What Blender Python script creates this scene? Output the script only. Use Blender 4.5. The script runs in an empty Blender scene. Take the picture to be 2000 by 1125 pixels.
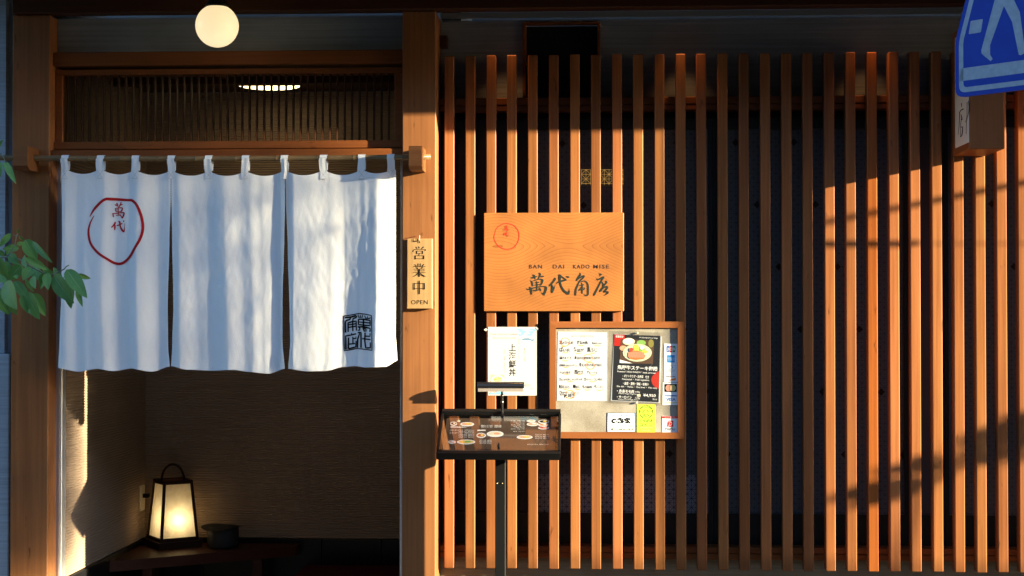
import bpy, bmesh, math, random
from mathutils import Vector, Matrix, noise
R = math.radians
random.seed(7)
SC = bpy.context.scene
COL = SC.collection
# ------------------------------------------------------------------ camera
FPX = 2990.0                      # focal length in pixels of the 2000 px wide photograph
CAMY, CAMZ = -6.5, 1.55
YAW, PITCH = math.atan(150 / FPX), math.atan(48 / FPX)
cam_d = bpy.data.cameras.new('camera'); cam = bpy.data.objects.new('camera', cam_d); COL.objects.link(cam)
cam_d.sensor_width = 36; cam_d.lens = FPX * 36 / 2000; cam_d.clip_start = .05; cam_d.clip_end = 600
cam.location = (0, CAMY, CAMZ)
cam.rotation_euler = (R(90) + PITCH, 0, YAW)
SC.camera = cam
# ------------------------------------------------------------------ sky, sun, exposure
SUN_AZ, SUN_EL = R(73), math.atan(.19)      # azimuth from the facade normal, towards +x
w = bpy.data.worlds.new('World'); SC.world = w; w.use_nodes = True
nt = w.node_tree; bg = nt.nodes['Background']
sky = nt.nodes.new('ShaderNodeTexSky'); sky.sky_type = 'NISHITA'; sky.sun_disc = False
sky.sun_elevation = SUN_EL; sky.sun_rotation = R(180) - SUN_AZ
sky.air_density = 1.0; sky.dust_density = .4; sky.ozone_density = 3.0
nt.links.new(sky.outputs[0], bg.inputs[0]); bg.inputs[1].default_value = .105
sl = bpy.data.lights.new('sun', 'SUN'); so = bpy.data.objects.new('sun', sl); COL.objects.link(so)
sl.energy = 5; sl.angle = R(.53); sl.color = (1, .86, .56)
to_sun = Vector((math.sin(SUN_AZ) * math.cos(SUN_EL), -math.cos(SUN_AZ) * math.cos(SUN_EL), math.sin(SUN_EL)))
so.rotation_euler = to_sun.to_track_quat('Z', 'Y').to_euler(); so.location = to_sun * 20
vs = SC.view_settings; vs.view_transform = 'Standard'; vs.look = 'None'; vs.gamma = 1; vs.exposure = 2.75; vs.use_curve_mapping = False
SC.render.engine = 'CYCLES'; SC.cycles.use_denoising = True; SC.cycles.max_bounces = 6
SC.cycles.sample_clamp_indirect = 4
# ------------------------------------------------------------------ pixel -> place
RM = cam.rotation_euler.to_matrix(); CP = Vector(cam.location)
def ray(px, py): return RM @ Vector(((px - 1000) / FPX, (562.5 - py) / FPX, -1))
def U(px, py, y):
    d = ray(px, py); t = (y - CP.y) / d.y; return CP + d * t
def X(px, y=0.0, py=600): return U(px, py, y).x
def Z(py, y=0.0, px=1000): return U(px, py, y).z
def plane_map(p0, n, off=0.0):
    n = n.normalized()
    def f(px, py, l=0):
        d = ray(px, py); t = (p0 - CP).dot(n) / d.dot(n)
        return CP + d * t + n * (off + l * .00035)
    return f
def wall_map(y, off=.0006): return plane_map(Vector((0, y, 0)), Vector((0, -1, 0)), off)
# ------------------------------------------------------------------ mesh helpers
class MB:
    def __init__(s): s.v = []; s.f = []; s.m = []; s.mats = []; s.smooth = []
    def mi(s, mat):
        if mat is None: return 0
        if mat not in s.mats: s.mats.append(mat)
        return s.mats.index(mat)
    def add(s, vs, fs, mat=None, smooth=False):
        b = len(s.v); k = s.mi(mat)
        s.v += [Vector(v) for v in vs]
        for f in fs: s.f.append([b + i for i in f]); s.m.append(k); s.smooth.append(smooth)
        return s
    def box(s, x0, x1, y0, y1, z0, z1, mat=None):
        v = [(x, y, z) for x in (x0, x1) for y in (y0, y1) for z in (z0, z1)]
        return s.add(v, [(0, 1, 3, 2), (4, 6, 7, 5), (0, 4, 5, 1), (2, 3, 7, 6), (0, 2, 6, 4), (1, 5, 7, 3)], mat)
    def cbox(s, x0, x1, y0, y1, z0, z1, c=.002, mat=None):
        bm = bmesh.new(); bmesh.ops.create_cube(bm, size=1)
        for v in bm.verts:
            v.co = Vector(((x0 + x1) / 2 + v.co.x * (x1 - x0), (y0 + y1) / 2 + v.co.y * (y1 - y0), (z0 + z1) / 2 + v.co.z * (z1 - z0)))
        bmesh.ops.bevel(bm, geom=bm.edges[:], offset=c, segments=1, affect='EDGES')
        bm.verts.index_update()
        s.add([v.co.copy() for v in bm.verts], [[v.index for v in f.verts] for f in bm.faces], mat); bm.free(); return s
    def prism(s, poly, a, b, fn, mat=None):
        n = len(poly)
        v = [fn(p, a) for p in poly] + [fn(p, b) for p in poly]
        return s.add(v, [list(range(n))[::-1], list(range(n, 2 * n))] + [(i, (i + 1) % n, n + (i + 1) % n, n + i) for i in range(n)], mat)
    def tube(s, pts, r, n=8, mat=None, cap=True):
        pts = [Vector(p) for p in pts]; rr = r if isinstance(r, (list, tuple)) else [r] * len(pts)
        vs = []; fs = []; ref = None
        for i, p in enumerate(pts):
            t = (pts[min(i + 1, len(pts) - 1)] - pts[max(i - 1, 0)]).normalized()
            if ref is None: ref = t.orthogonal().normalized()
            ref = (ref - t * ref.dot(t)).normalized(); q = t.cross(ref)
            for k in range(n):
                a = 2 * math.pi * k / n; vs.append(p + (ref * math.cos(a) + q * math.sin(a)) * rr[i])
        for i in range(len(pts) - 1):
            for k in range(n): fs.append((i * n + k, i * n + (k + 1) % n, (i + 1) * n + (k + 1) % n, (i + 1) * n + k))
        if cap: fs += [list(range(n))[::-1], [(len(pts) - 1) * n + k for k in range(n)]]
        return s.add(vs, fs, mat, True)
    def lathe(s, c, prof, n=24, mat=None):
        vs = []; fs = []
        for (r, z) in prof:
            for k in range(n):
                a = 2 * math.pi * k / n; vs.append((c[0] + r * math.cos(a), c[1] + r * math.sin(a), c[2] + z))
        for i in range(len(prof) - 1):
            for k in range(n): fs.append((i * n + k, i * n + (k + 1) % n, (i + 1) * n + (k + 1) % n, (i + 1) * n + k))
        return s.add(vs, fs, mat, True)
    def grid(s, fn, nu, nv, mat=None, smooth=True):
        vs = [fn(i / nu, j / nv) for j in range(nv + 1) for i in range(nu + 1)]
        fs = [(j * (nu + 1) + i, j * (nu + 1) + i + 1, (j + 1) * (nu + 1) + i + 1, (j + 1) * (nu + 1) + i) for j in range(nv) for i in range(nu)]
        return s.add(vs, fs, mat, smooth)
    # ---- flat print: polygons, strokes and text given in photograph pixels and laid on a surface map
    def poly(s, pts, mp, l=0, mat=None): return s.add([mp(p[0], p[1], l) for p in pts], [list(range(len(pts)))], mat)
    def rect(s, x0, y0, x1, y1, mp, l=0, mat=None): return s.poly([(x0, y0), (x0, y1), (x1, y1), (x1, y0)], mp, l, mat)
    def ell(s, cx, cy, rx, ry, mp, l=0, mat=None, n=20, a0=0, a1=360):
        return s.poly([(cx + rx * math.cos(R(a0 + (a1 - a0) * k / n)), cy + ry * math.sin(R(a0 + (a1 - a0) * k / n))) for k in range(n + (a1 - a0 != 360))], mp, l, mat)
    def strokes(s, sts, mp, l=0, mat=None, ox=0, oy=0, sc=1.0, wk=1.0, close=False, sub=3):
        for i, st in enumerate(sts):
            P = [(ox + p[0] / sc, oy + p[1] / sc, (p[2] if len(p) > 2 else 20) / sc * wk) for p in st]
            if close: P = P + [P[0]]
            Q = []
            for k in range(len(P) - 1):
                p0 = P[k - 1] if k else P[k]; p1 = P[k]; p2 = P[k + 1]; p3 = P[k + 2] if k + 2 < len(P) else P[k + 1]
                for q in range(sub):
                    t = q / sub
                    Q.append(tuple(.5 * (2 * p1[c] + (p2[c] - p0[c]) * t + (2 * p0[c] - 5 * p1[c] + 4 * p2[c] - p3[c]) * t * t + (3 * p1[c] - p0[c] - 3 * p2[c] + p3[c]) * t ** 3) for c in (0, 1, 2)) if not close or True else None)
            Q.append(P[-1])
            vs = []; n = len(Q)
            for k in range(n):
                a = Q[max(k - 1, 0)]; b = Q[min(k + 1, n - 1)]
                dx, dy = b[0] - a[0], b[1] - a[1]; L = math.hypot(dx, dy) or 1
                nx, ny = -dy / L, dx / L; h = max(Q[k][2], .3) / 2
                vs += [mp(Q[k][0] + nx * h, Q[k][1] + ny * h, l + i * .12), mp(Q[k][0] - nx * h, Q[k][1] - ny * h, l + i * .12)]
            s.add(vs, [(2 * k, 2 * k + 1, 2 * k + 3, 2 * k + 2) for k in range(n - 1)], mat)
        return s
    def text(s, body, px, py, h, mp, l=0, mat=None, align='LEFT', sx=1.0, off=0.0, rot=0.0, width=None, vertical=False, space=1.0):
        """px,py: left (or centre) of the baseline; h: em height in px"""
        if vertical:
            for k, ch in enumerate(body): s.text(ch, px, py + k * h * space, h, mp, l, mat, 'CENTER', sx, off)
            return s
        vs, fs, W = text_geo(body, off, space)
        if not vs: return s
        x0, x1 = min(v[0] for v in vs), max(v[0] for v in vs)
        kx = h * sx
        if width: kx = width / max(x1 - x0, 1e-6)
        o = {'LEFT': x0, 'CENTER': (x0 + x1) / 2, 'RIGHT': x1}[align]
        c, sn = math.cos(rot), math.sin(rot); out = []
        for v in vs:
            u, q = (v[0] - o) * kx, -v[1] * h
            out.append(mp(px + u * c - q * sn, py + u * sn + q * c, l))
        return s.add(out, fs, mat)
    def build(s, name, mat=None, parent=None, base=None):
        if not s.mats: s.mats = [mat]
        elif mat is not None and mat not in s.mats: s.mats.append(mat)
        off = Vector((0, 0, 0))
        p = parent
        while p is not None: off += Vector(p.location); p = p.parent
        if base is not None: off = Vector(base)
        me = bpy.data.meshes.new(name)
        me.from_pydata([v - off for v in s.v], [], s.f)
        for m in s.mats: me.materials.append(m)
        for p, k, sm in zip(me.polygons, s.m, s.smooth): p.material_index = k; p.use_smooth = sm
        me.update()
        bm = bmesh.new(); bm.from_mesh(me)
        if not any(len(f.verts) > 4 for f in bm.faces) or True: bmesh.ops.recalc_face_normals(bm, faces=bm.faces[:])
        bm.to_mesh(me); bm.free()
        o = bpy.data.objects.new(name, me); COL.objects.link(o)
        if parent is not None: o.parent = parent
        elif base is not None: o.location = base
        return o
_tc = {}
def text_geo(body, off, space=1.0):
    k = (body, off, space)
    if k not in _tc:
        c = bpy.data.curves.new('t', 'FONT'); c.body = body; c.offset = off; c.resolution_u = 3; c.space_character = space
        o = bpy.data.objects.new('t', c); COL.objects.link(o)
        bpy.context.view_layer.update()
        me = bpy.data.meshes.new_from_object(o.evaluated_get(bpy.context.evaluated_depsgraph_get()))
        vs = [tuple(v.co) for v in me.vertices]; fs = [tuple(p.vertices) for p in me.polygons]
        bpy.data.objects.remove(o); bpy.data.curves.remove(c); bpy.data.meshes.remove(me)
        _tc[k] = (vs, fs, 0)
    return _tc[k]
def tag(o, label, cat, group=None):
    o['label'] = label; o['category'] = cat
    if group: o['group'] = group
    return o
def thing(name, loc, label, cat, group=None, rot=None):
    o = bpy.data.objects.new(name, None); COL.objects.link(o); o.location = loc; o.empty_display_size = .1
    if rot: o.rotation_euler = rot
    return tag(o, label, cat, group)
def structure(o): o['kind'] = 'structure'; return o
# ------------------------------------------------------------------ materials
def new_mat(name):
    m = bpy.data.materials.new(name); m.use_nodes = True
    return m, m.node_tree, m.node_tree.nodes['Principled BSDF']
def N(nt, t, **kw):
    n = nt.nodes.new(t)
    for k, v in kw.items(): setattr(n, k, v)
    return n
def plain(name, col, rough=.5, spec=.4, metal=0, bump=0, bscale=200, var=0, vscale=8, emit=None, es=0):
    m, nt, b = new_mat(name); L = nt.links.new
    b.inputs['Base Color'].default_value = (*col, 1); b.inputs['Roughness'].default_value = rough
    b.inputs['Specular IOR Level'].default_value = spec; b.inputs['Metallic'].default_value = metal
    tc = N(nt, 'ShaderNodeTexCoord')
    if bump:
        n = N(nt, 'ShaderNodeTexNoise'); n.inputs['Scale'].default_value = bscale; n.inputs['Detail'].default_value = 3
        bp = N(nt, 'ShaderNodeBump'); bp.inputs['Strength'].default_value = bump; bp.inputs['Distance'].default_value = .002
        L(tc.outputs['Object'], n.inputs['Vector']); L(n.outputs['Fac'], bp.inputs['Height']); L(bp.outputs[0], b.inputs['Normal'])
    if var:
        n = N(nt, 'ShaderNodeTexNoise'); n.inputs['Scale'].default_value = vscale; n.inputs['Detail'].default_value = 5
        mr = N(nt, 'ShaderNodeMapRange'); mr.inputs[1].default_value = .3; mr.inputs[2].default_value = .7
        mr.inputs[3].default_value = 1 - var; mr.inputs[4].default_value = 1 + var
        mx = N(nt, 'ShaderNodeVectorMath', operation='SCALE'); mx.inputs[0].default_value = col
        L(tc.outputs['Object'], n.inputs['Vector']); L(n.outputs['Fac'], mr.inputs[0]); L(mr.outputs[0], mx.inputs['Scale']); L(mx.outputs[0], b.inputs['Base Color'])
    if emit:
        b.inputs['Emission Color'].default_value = (*emit, 1); b.inputs['Emission Strength'].default_value = es
    return m
def wood(name, col, axis='Z', rough=.5, contrast=.35, fine=70, hue=.12, spec=.14, foot=False):
    """straight grained timber: fine streaks along one axis, blotches, per-object tone"""
    m, nt, b = new_mat(name); L = nt.links.new
    tc = N(nt, 'ShaderNodeTexCoord'); oi = N(nt, 'ShaderNodeObjectInfo')
    ad = N(nt, 'ShaderNodeVectorMath', operation='MULTIPLY_ADD'); ad.inputs[1].default_value = (1, 1, 1)
    rs = N(nt, 'ShaderNodeVectorMath', operation='SCALE'); rs.inputs[0].default_value = (17.3, 9.1, 23.7)
    L(oi.outputs['Random'], rs.inputs['Scale']); L(tc.outputs['Object'], ad.inputs[0]); L(rs.outputs[0], ad.inputs[2])
    mp = N(nt, 'ShaderNodeMapping'); sc = {'X': (1.6, fine, fine), 'Y': (fine, 1.6, fine), 'Z': (fine, fine, 1.6)}[axis]
    mp.inputs['Scale'].default_value = sc; L(ad.outputs[0], mp.inputs['Vector'])
    n1 = N(nt, 'ShaderNodeTexNoise'); n1.inputs['Scale'].default_value = 1; n1.inputs['Detail'].default_value = 5; n1.inputs['Roughness'].default_value = .65
    L(mp.outputs[0], n1.inputs['Vector'])
    mp2 = N(nt, 'ShaderNodeMapping'); mp2.inputs['Scale'].default_value = tuple(1.3 if c < 5 else 9 for c in sc); L(ad.outputs[0], mp2.inputs['Vector'])
    n2 = N(nt, 'ShaderNodeTexNoise'); n2.inputs['Scale'].default_value = 1; n2.inputs['Detail'].default_value = 4; L(mp2.outputs[0], n2.inputs['Vector'])
    a = N(nt, 'ShaderNodeMath', operation='MULTIPLY_ADD'); a.inputs[1].default_value = .55; L(n1.outputs['Fac'], a.inputs[0])
    a2 = N(nt, 'ShaderNodeMath', operation='MULTIPLY'); a2.inputs[1].default_value = .45; L(n2.outputs['Fac'], a2.inputs[0]); L(a2.outputs[0], a.inputs[2])
    cr = N(nt, 'ShaderNodeValToRGB'); e = cr.color_ramp.elements
    e[0].position = .33; e[1].position = .66
    e[0].color = (col[0] * (1 - contrast), col[1] * (1 - contrast * 1.15), col[2] * (1 - contrast * 1.2), 1)
    e[1].color = (min(1, col[0] * (1 + contrast * .6)), min(1, col[1] * (1 + contrast * .7)), min(1, col[2] * (1 + contrast * .8)), 1)
    L(a.outputs[0], cr.inputs[0])
    hv = N(nt, 'ShaderNodeHueSaturation'); L(cr.outputs[0], hv.inputs['Color'])
    v = N(nt, 'ShaderNodeMapRange'); v.inputs[3].default_value = 1 - hue; v.inputs[4].default_value = 1 + hue; L(oi.outputs['Random'], v.inputs[0]); L(v.outputs[0], hv.inputs['Value'])
    rx = N(nt, 'ShaderNodeMath', operation='MULTIPLY'); rx.inputs[1].default_value = 7.37; L(oi.outputs['Random'], rx.inputs[0])
    fr = N(nt, 'ShaderNodeMath', operation='FRACT'); L(rx.outputs[0], fr.inputs[0])
    hh = N(nt, 'ShaderNodeMapRange'); hh.inputs[3].default_value = .5 - hue * .018; hh.inputs[4].default_value = .5 + hue * .018; L(fr.outputs[0], hh.inputs[0]); L(hh.outputs[0], hv.inputs['Hue'])
    mpk = N(nt, 'ShaderNodeMapping'); mpk.inputs['Scale'].default_value = tuple(11 if c < 5 else 42 for c in sc); L(ad.outputs[0], mpk.inputs['Vector'])
    nk = N(nt, 'ShaderNodeTexNoise'); nk.inputs['Scale'].default_value = 1; nk.inputs['Detail'].default_value = 2; L(mpk.outputs[0], nk.inputs['Vector'])
    kk = N(nt, 'ShaderNodeMapRange'); kk.inputs[1].default_value = .70; kk.inputs[2].default_value = .78; kk.inputs[3].default_value = 1; kk.inputs[4].default_value = .5; L(nk.outputs['Fac'], kk.inputs[0])
    fac = kk.outputs[0]
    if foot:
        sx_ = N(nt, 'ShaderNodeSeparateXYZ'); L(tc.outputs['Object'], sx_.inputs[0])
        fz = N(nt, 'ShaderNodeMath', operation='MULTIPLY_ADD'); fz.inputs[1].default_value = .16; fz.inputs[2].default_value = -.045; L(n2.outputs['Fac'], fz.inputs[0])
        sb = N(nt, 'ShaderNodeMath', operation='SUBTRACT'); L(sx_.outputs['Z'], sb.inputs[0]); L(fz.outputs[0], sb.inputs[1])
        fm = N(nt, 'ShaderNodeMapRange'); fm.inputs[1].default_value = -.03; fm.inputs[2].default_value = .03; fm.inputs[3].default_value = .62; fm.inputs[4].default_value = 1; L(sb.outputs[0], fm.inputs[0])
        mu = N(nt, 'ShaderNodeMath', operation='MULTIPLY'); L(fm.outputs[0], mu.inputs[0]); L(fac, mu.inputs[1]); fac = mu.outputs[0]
    fs_ = N(nt, 'ShaderNodeVectorMath', operation='SCALE'); L(hv.outputs[0], fs_.inputs[0]); L(fac, fs_.inputs['Scale'])
    L(fs_.outputs[0], b.inputs['Base Color'])
    bp = N(nt, 'ShaderNodeBump'); bp.inputs['Strength'].default_value = .12; bp.inputs['Distance'].default_value = .001
    L(n1.outputs['Fac'], bp.inputs['Height']); L(bp.outputs[0], b.inputs['Normal'])
    b.inputs['Roughness'].default_value = rough; b.inputs['Specular IOR Level'].default_value = spec
    return m
def combed(name, col, pitch=.011, depth=.4):
    """plaster combed in fine level lines"""
    m, nt, b = new_mat(name); L = nt.links.new
    tc = N(nt, 'ShaderNodeTexCoord'); mp = N(nt, 'ShaderNodeMapping'); mp.inputs['Scale'].default_value = (1.2, 1.2, 90)
    n = N(nt, 'ShaderNodeTexNoise'); n.inputs['Scale'].default_value = 1; n.inputs['Detail'].default_value = 4
    n2 = N(nt, 'ShaderNodeTexNoise'); n2.inputs['Scale'].default_value = 5; n2.inputs['Detail'].default_value = 6
    L(tc.outputs['Object'], mp.inputs[0]); L(mp.outputs[0], n.inputs['Vector']); L(tc.outputs['Object'], n2.inputs['Vector'])
    cr = N(nt, 'ShaderNodeValToRGB'); e = cr.color_ramp.elements; e[0].position = .35; e[1].position = .62
    e[0].color = (*[c * .72 for c in col], 1); e[1].color = (*[c * 1.08 for c in col], 1)
    mx = N(nt, 'ShaderNodeMath', operation='MULTIPLY_ADD'); mx.inputs[1].default_value = .6; L(n.outputs['Fac'], mx.inputs[0])
    m3 = N(nt, 'ShaderNodeMath', operation='MULTIPLY'); m3.inputs[1].default_value = .4; L(n2.outputs['Fac'], m3.inputs[0]); L(m3.outputs[0], mx.inputs[2])
    L(mx.outputs[0], cr.inputs[0]); L(cr.outputs[0], b.inputs['Base Color'])
    bp = N(nt, 'ShaderNodeBump'); bp.inputs['Strength'].default_value = depth; bp.inputs['Distance'].default_value = .004
    L(n.outputs['Fac'], bp.inputs['Height']); L(bp.outputs[0], b.inputs['Normal'])
    b.inputs['Roughness'].default_value = .9; b.inputs['Specular IOR Level'].default_value = .1
    return m
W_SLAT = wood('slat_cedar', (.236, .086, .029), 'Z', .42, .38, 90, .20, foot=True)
W_PILLAR = wood('pillar_cedar', (.226, .091, .033), 'Z', .5, .28, 75, .05)
W_BEAM = wood('beam_cedar', (.19, .060, .016), 'X', .5, .28, 75, .08)
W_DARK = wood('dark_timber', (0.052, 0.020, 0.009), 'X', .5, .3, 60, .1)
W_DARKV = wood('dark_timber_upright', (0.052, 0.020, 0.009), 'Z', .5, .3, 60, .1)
W_PALE = wood('pale_timber', (.40, .24, .10), 'Z', .5, .18, 60, .05)
W_BRACK = wood('bracket_timber', (0.172, 0.068, 0.025), 'X', .5, .35, 50, .1)
W_BENCH = wood('bench_timber', (.055, .013, .006), 'X', .45, .3, 50, .05, .2)
W_LAMP = wood('lantern_frame_timber', (0.036, 0.015, 0.007), 'Z', .5, .3, 60, .05)
PLASTER = combed('combed_plaster', (.23, .25, .27))
RIBWALL = plain('ribbed_wall_paint', (.27, .198, .148), .85, .15, var=.10, vscale=3)
BLACK = plain('black_paint', (.006, .006, .0065), .45, .15)
BLACKM = plain('matt_black', (.01, .01, .01), .7, .2)
ALU = plain('aluminium_jamb', (.50, .50, .52), .38, .5, .6)
WINFR = plain('window_frame_dark', (.018, .017, .017), .4, .35)
TILE = plain('black_tile', (.007, .007, .008), .3, .2)
PAPER = plain('white_paper', (.46, .455, .45), .65, .2)
PAPERW = plain('cool_paper', (.74, .75, .78), .6, .25)
PAPERG = plain('greyed_paper', (.42, .43, .46), .6, .2)
INK = plain('black_ink', (.006, .006, .006), .8, .04)
INKG = plain('grey_ink', (.30, .29, .28), .6, .2)
CARVE = plain('carved_dark_green_ink', (.018, .025, .021), .6, .1)
RED = plain('red_dye', (.42, .012, .014), .7, .15)
REDP = plain('red_paint', (.55, .022, .014), .5, .3)
ORANGE = plain('orange_marker', (.85, .24, .05), .6, .2)
def soot():
    m, nt, b = new_mat('cork_board'); L = nt.links.new
    tc = N(nt, 'ShaderNodeTexCoord'); n = N(nt, 'ShaderNodeTexNoise'); n.inputs['Scale'].default_value = 700; n.inputs['Detail'].default_value = 2
    n2 = N(nt, 'ShaderNodeTexNoise'); n2.inputs['Scale'].default_value = 9; n2.inputs['Detail'].default_value = 6
    L(tc.outputs['Object'], n.inputs['Vector']); L(tc.outputs['Object'], n2.inputs['Vector'])
    a = N(nt, 'ShaderNodeMath', operation='MULTIPLY_ADD'); a.inputs[1].default_value = .5; L(n.outputs['Fac'], a.inputs[0])
    c = N(nt, 'ShaderNodeMath', operation='MULTIPLY'); c.inputs[1].default_value = .5; L(n2.outputs['Fac'], c.inputs[0]); L(c.outputs[0], a.inputs[2])
    cr = N(nt, 'ShaderNodeValToRGB'); e = cr.color_ramp.elements; e[0].position = .36; e[1].position = .6
    e[0].color = (.17, .145, .11, 1); e[1].color = (.34, .315, .265, 1)
    L(a.outputs[0], cr.inputs[0]); L(cr.outputs[0], b.inputs['Base Color']); b.inputs['Roughness'].default_value = .9; b.inputs['Specular IOR Level'].default_value = .1
    return m
CORK = soot()
def sign_wood():
    """flat sawn board: rings cut lengthways give the pointed arches"""
    m, nt, b = new_mat('sign_board_flat_sawn'); L = nt.links.new
    tc = N(nt, 'ShaderNodeTexCoord')
    mp = N(nt, 'ShaderNodeMapping'); mp.inputs['Location'].default_value = (.05, 0, .055); L(tc.outputs['Object'], mp.inputs[0])
    nz = N(nt, 'ShaderNodeTexNoise'); nz.inputs['Scale'].default_value = 1; nz.inputs['Detail'].default_value = 1.5
    mpn = N(nt, 'ShaderNodeMapping'); mpn.inputs['Scale'].default_value = (5, 1, 6); mpn.inputs['Location'].default_value = (3.1, 0, 1.7); L(tc.outputs['Object'], mpn.inputs[0]); L(mpn.outputs[0], nz.inputs['Vector'])
    sp = N(nt, 'ShaderNodeSeparateXYZ'); L(mp.outputs[0], sp.inputs[0])
    # ring height h = (z + wobble)^2 * a + bump(x) ; rings are level lines of h
    wob = N(nt, 'ShaderNodeMath', operation='MULTIPLY_ADD'); wob.inputs[1].default_value = .016; L(nz.outputs['Fac'], wob.inputs[0]); L(sp.outputs['Z'], wob.inputs[2])
    zz = N(nt, 'ShaderNodeMath', operation='SUBTRACT'); zz.inputs[1].default_value = .338; L(wob.outputs[0], zz.inputs[0])
    z2 = N(nt, 'ShaderNodeMath', operation='MULTIPLY'); L(zz.outputs[0], z2.inputs[0]); L(zz.outputs[0], z2.inputs[1])
    zab = N(nt, 'ShaderNodeMath', operation='ADD'); zab.inputs[1].default_value = .00012; L(z2.outputs[0], zab.inputs[0])
    zr = N(nt, 'ShaderNodeMath', operation='SQRT'); L(zab.outputs[0], zr.inputs[0])
    cx = N(nt, 'ShaderNodeMath', operation='MULTIPLY'); cx.inputs[1].default_value = 10.5; xs_ = N(nt, 'ShaderNodeMath', operation='SUBTRACT'); xs_.inputs[1].default_value = .115; L(sp.outputs['X'], xs_.inputs[0]); L(xs_.outputs[0], cx.inputs[0])
    cs = N(nt, 'ShaderNodeMath', operation='COSINE'); L(cx.outputs[0], cs.inputs[0])
    hh = N(nt, 'ShaderNodeMath', operation='MULTIPLY_ADD'); hh.inputs[1].default_value = .042; L(cs.outputs[0], hh.inputs[0]); L(zr.outputs[0], hh.inputs[2])
    nf = N(nt, 'ShaderNodeTexNoise'); nf.inputs['Scale'].default_value = 1; nf.inputs['Detail'].default_value = 3
    mpf = N(nt, 'ShaderNodeMapping'); mpf.inputs['Scale'].default_value = (1.3, 1, 13); L(tc.outputs['Object'], mpf.inputs[0]); L(mpf.outputs[0], nf.inputs['Vector'])
    h2 = N(nt, 'ShaderNodeMath', operation='MULTIPLY_ADD'); h2.inputs[1].default_value = .030; L(nf.outputs['Fac'], h2.inputs[0]); L(hh.outputs[0], h2.inputs[2])
    fr = N(nt, 'ShaderNodeMath', operation='MULTIPLY'); fr.inputs[1].default_value = 80; L(h2.outputs[0], fr.inputs[0])
    f = N(nt, 'ShaderNodeMath', operation='FRACT'); L(fr.outputs[0], f.inputs[0])
    cr = N(nt, 'ShaderNodeValToRGB'); e = cr.color_ramp.elements
    e[0].position = 0; e[0].color = (.33, .128, .034, 1); e[1].position = 1; e[1].color = (.17, .046, .011, 1)
    k = cr.color_ramp.elements.new(.80); k.color = (.31, .114, .029, 1)
    k = cr.color_ramp.elements.new(.95); k.color = (.25, .078, .019, 1)
    L(f.outputs[0], cr.inputs[0])
    n3 = N(nt, 'ShaderNodeTexNoise'); n3.inputs['Scale'].default_value = 6; n3.inputs['Detail'].default_value = 3; L(tc.outputs['Object'], n3.inputs['Vector'])
    mr = N(nt, 'ShaderNodeMapRange'); mr.inputs[1].default_value = .3; mr.inputs[2].default_value = .7; mr.inputs[3].default_value = .8; mr.inputs[4].default_value = 1.2; L(n3.outputs['Fac'], mr.inputs[0])
    hv = N(nt, 'ShaderNodeHueSaturation'); L(cr.outputs[0], hv.inputs['Color']); L(mr.outputs[0], hv.inputs['Value']); L(hv.outputs[0], b.inputs['Base Color'])
    b.inputs['Roughness'].default_value = .45; b.inputs['Specular IOR Level'].default_value = .3
    return m
SIGNWOOD = sign_wood()
def pattern_glass(name, base, line, dots, cell=.0192):
    """printed star-lattice film on the window pane"""
    m, nt, b = new_mat(name); L = nt.links.new
    tc = N(nt, 'ShaderNodeTexCoord'); sp = N(nt, 'ShaderNodeSeparateXYZ'); L(tc.outputs['Object'], sp.inputs[0])
    def mt(op, a=None, c=None, v=None):
        n = N(nt, 'ShaderNodeMath', operation=op)
        if a is not None: L(a, n.inputs[0])
        if c is not None: L(c, n.inputs[1])
        if v is not None: n.inputs[1].default_value = v
        return n.outputs[0]
    u = mt('DIVIDE', sp.outputs['X'], v=cell); v = mt('DIVIDE', sp.outputs['Z'], v=cell)
    def line_at(s, wd):
        fr = mt('FRACT', s); d = mt('ABSOLUTE', mt('SUBTRACT', fr, v=.5)); return mt('GREATER_THAN', d, v=.5 - wd)
    p = mt('MULTIPLY', mt('ADD', u, v), v=.5); q = mt('MULTIPLY', mt('SUBTRACT', u, v), v=.5)
    ls = [line_at(u, .05), line_at(v, .05), line_at(p, .035), line_at(q, .035)]
    mx = ls[0]
    for k in ls[1:]: mx = mt('MAXIMUM', mx, k)
    U_ = mt('DIVIDE', sp.outputs['X'], v=cell * 13); V_ = mt('DIVIDE', sp.outputs['Z'], v=cell * 14)
    rw = mt('FLOOR', V_); U2 = mt('ADD', U_, mt('MULTIPLY', rw, v=.37))
    du = mt('ABSOLUTE', mt('SUBTRACT', mt('FRACT', U2), v=.5)); dv = mt('ABSOLUTE', mt('SUBTRACT', mt('FRACT', V_), v=.5))
    dia = mt('LESS_THAN', mt('ADD', du, dv), v=.062)
    c1 = N(nt, 'ShaderNodeMix', data_type='RGBA'); c1.inputs[6].default_value = (*base, 1); c1.inputs[7].default_value = (*line, 1); L(mx, c1.inputs[0])
    c2 = N(nt, 'ShaderNodeMix', data_type='RGBA'); L(c1.outputs[2], c2.inputs[6]); c2.inputs[7].default_value = (*dots, 1); L(dia, c2.inputs[0])
    L(c2.outputs[2], b.inputs['Base Color']); b.inputs['Roughness'].default_value = .22; b.inputs['Specular IOR Level'].default_value = .35
    return m
GLASS_STAR = pattern_glass('window_star_film', (.125, .128, .14), (.072, .072, .08), (.03, .022, .015))
GLASS_DARK = plain('window_plain_dark', (.030, .022, .022), .2, .35)
GLASS_GREY = plain('window_grey_curtain', (.085, .075, .085), .5, .2)
GLASS_BLUE = pattern_glass('window_lower_film', (.30, .31, .36), (.05, .05, .055), (.03, .025, .02))
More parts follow.
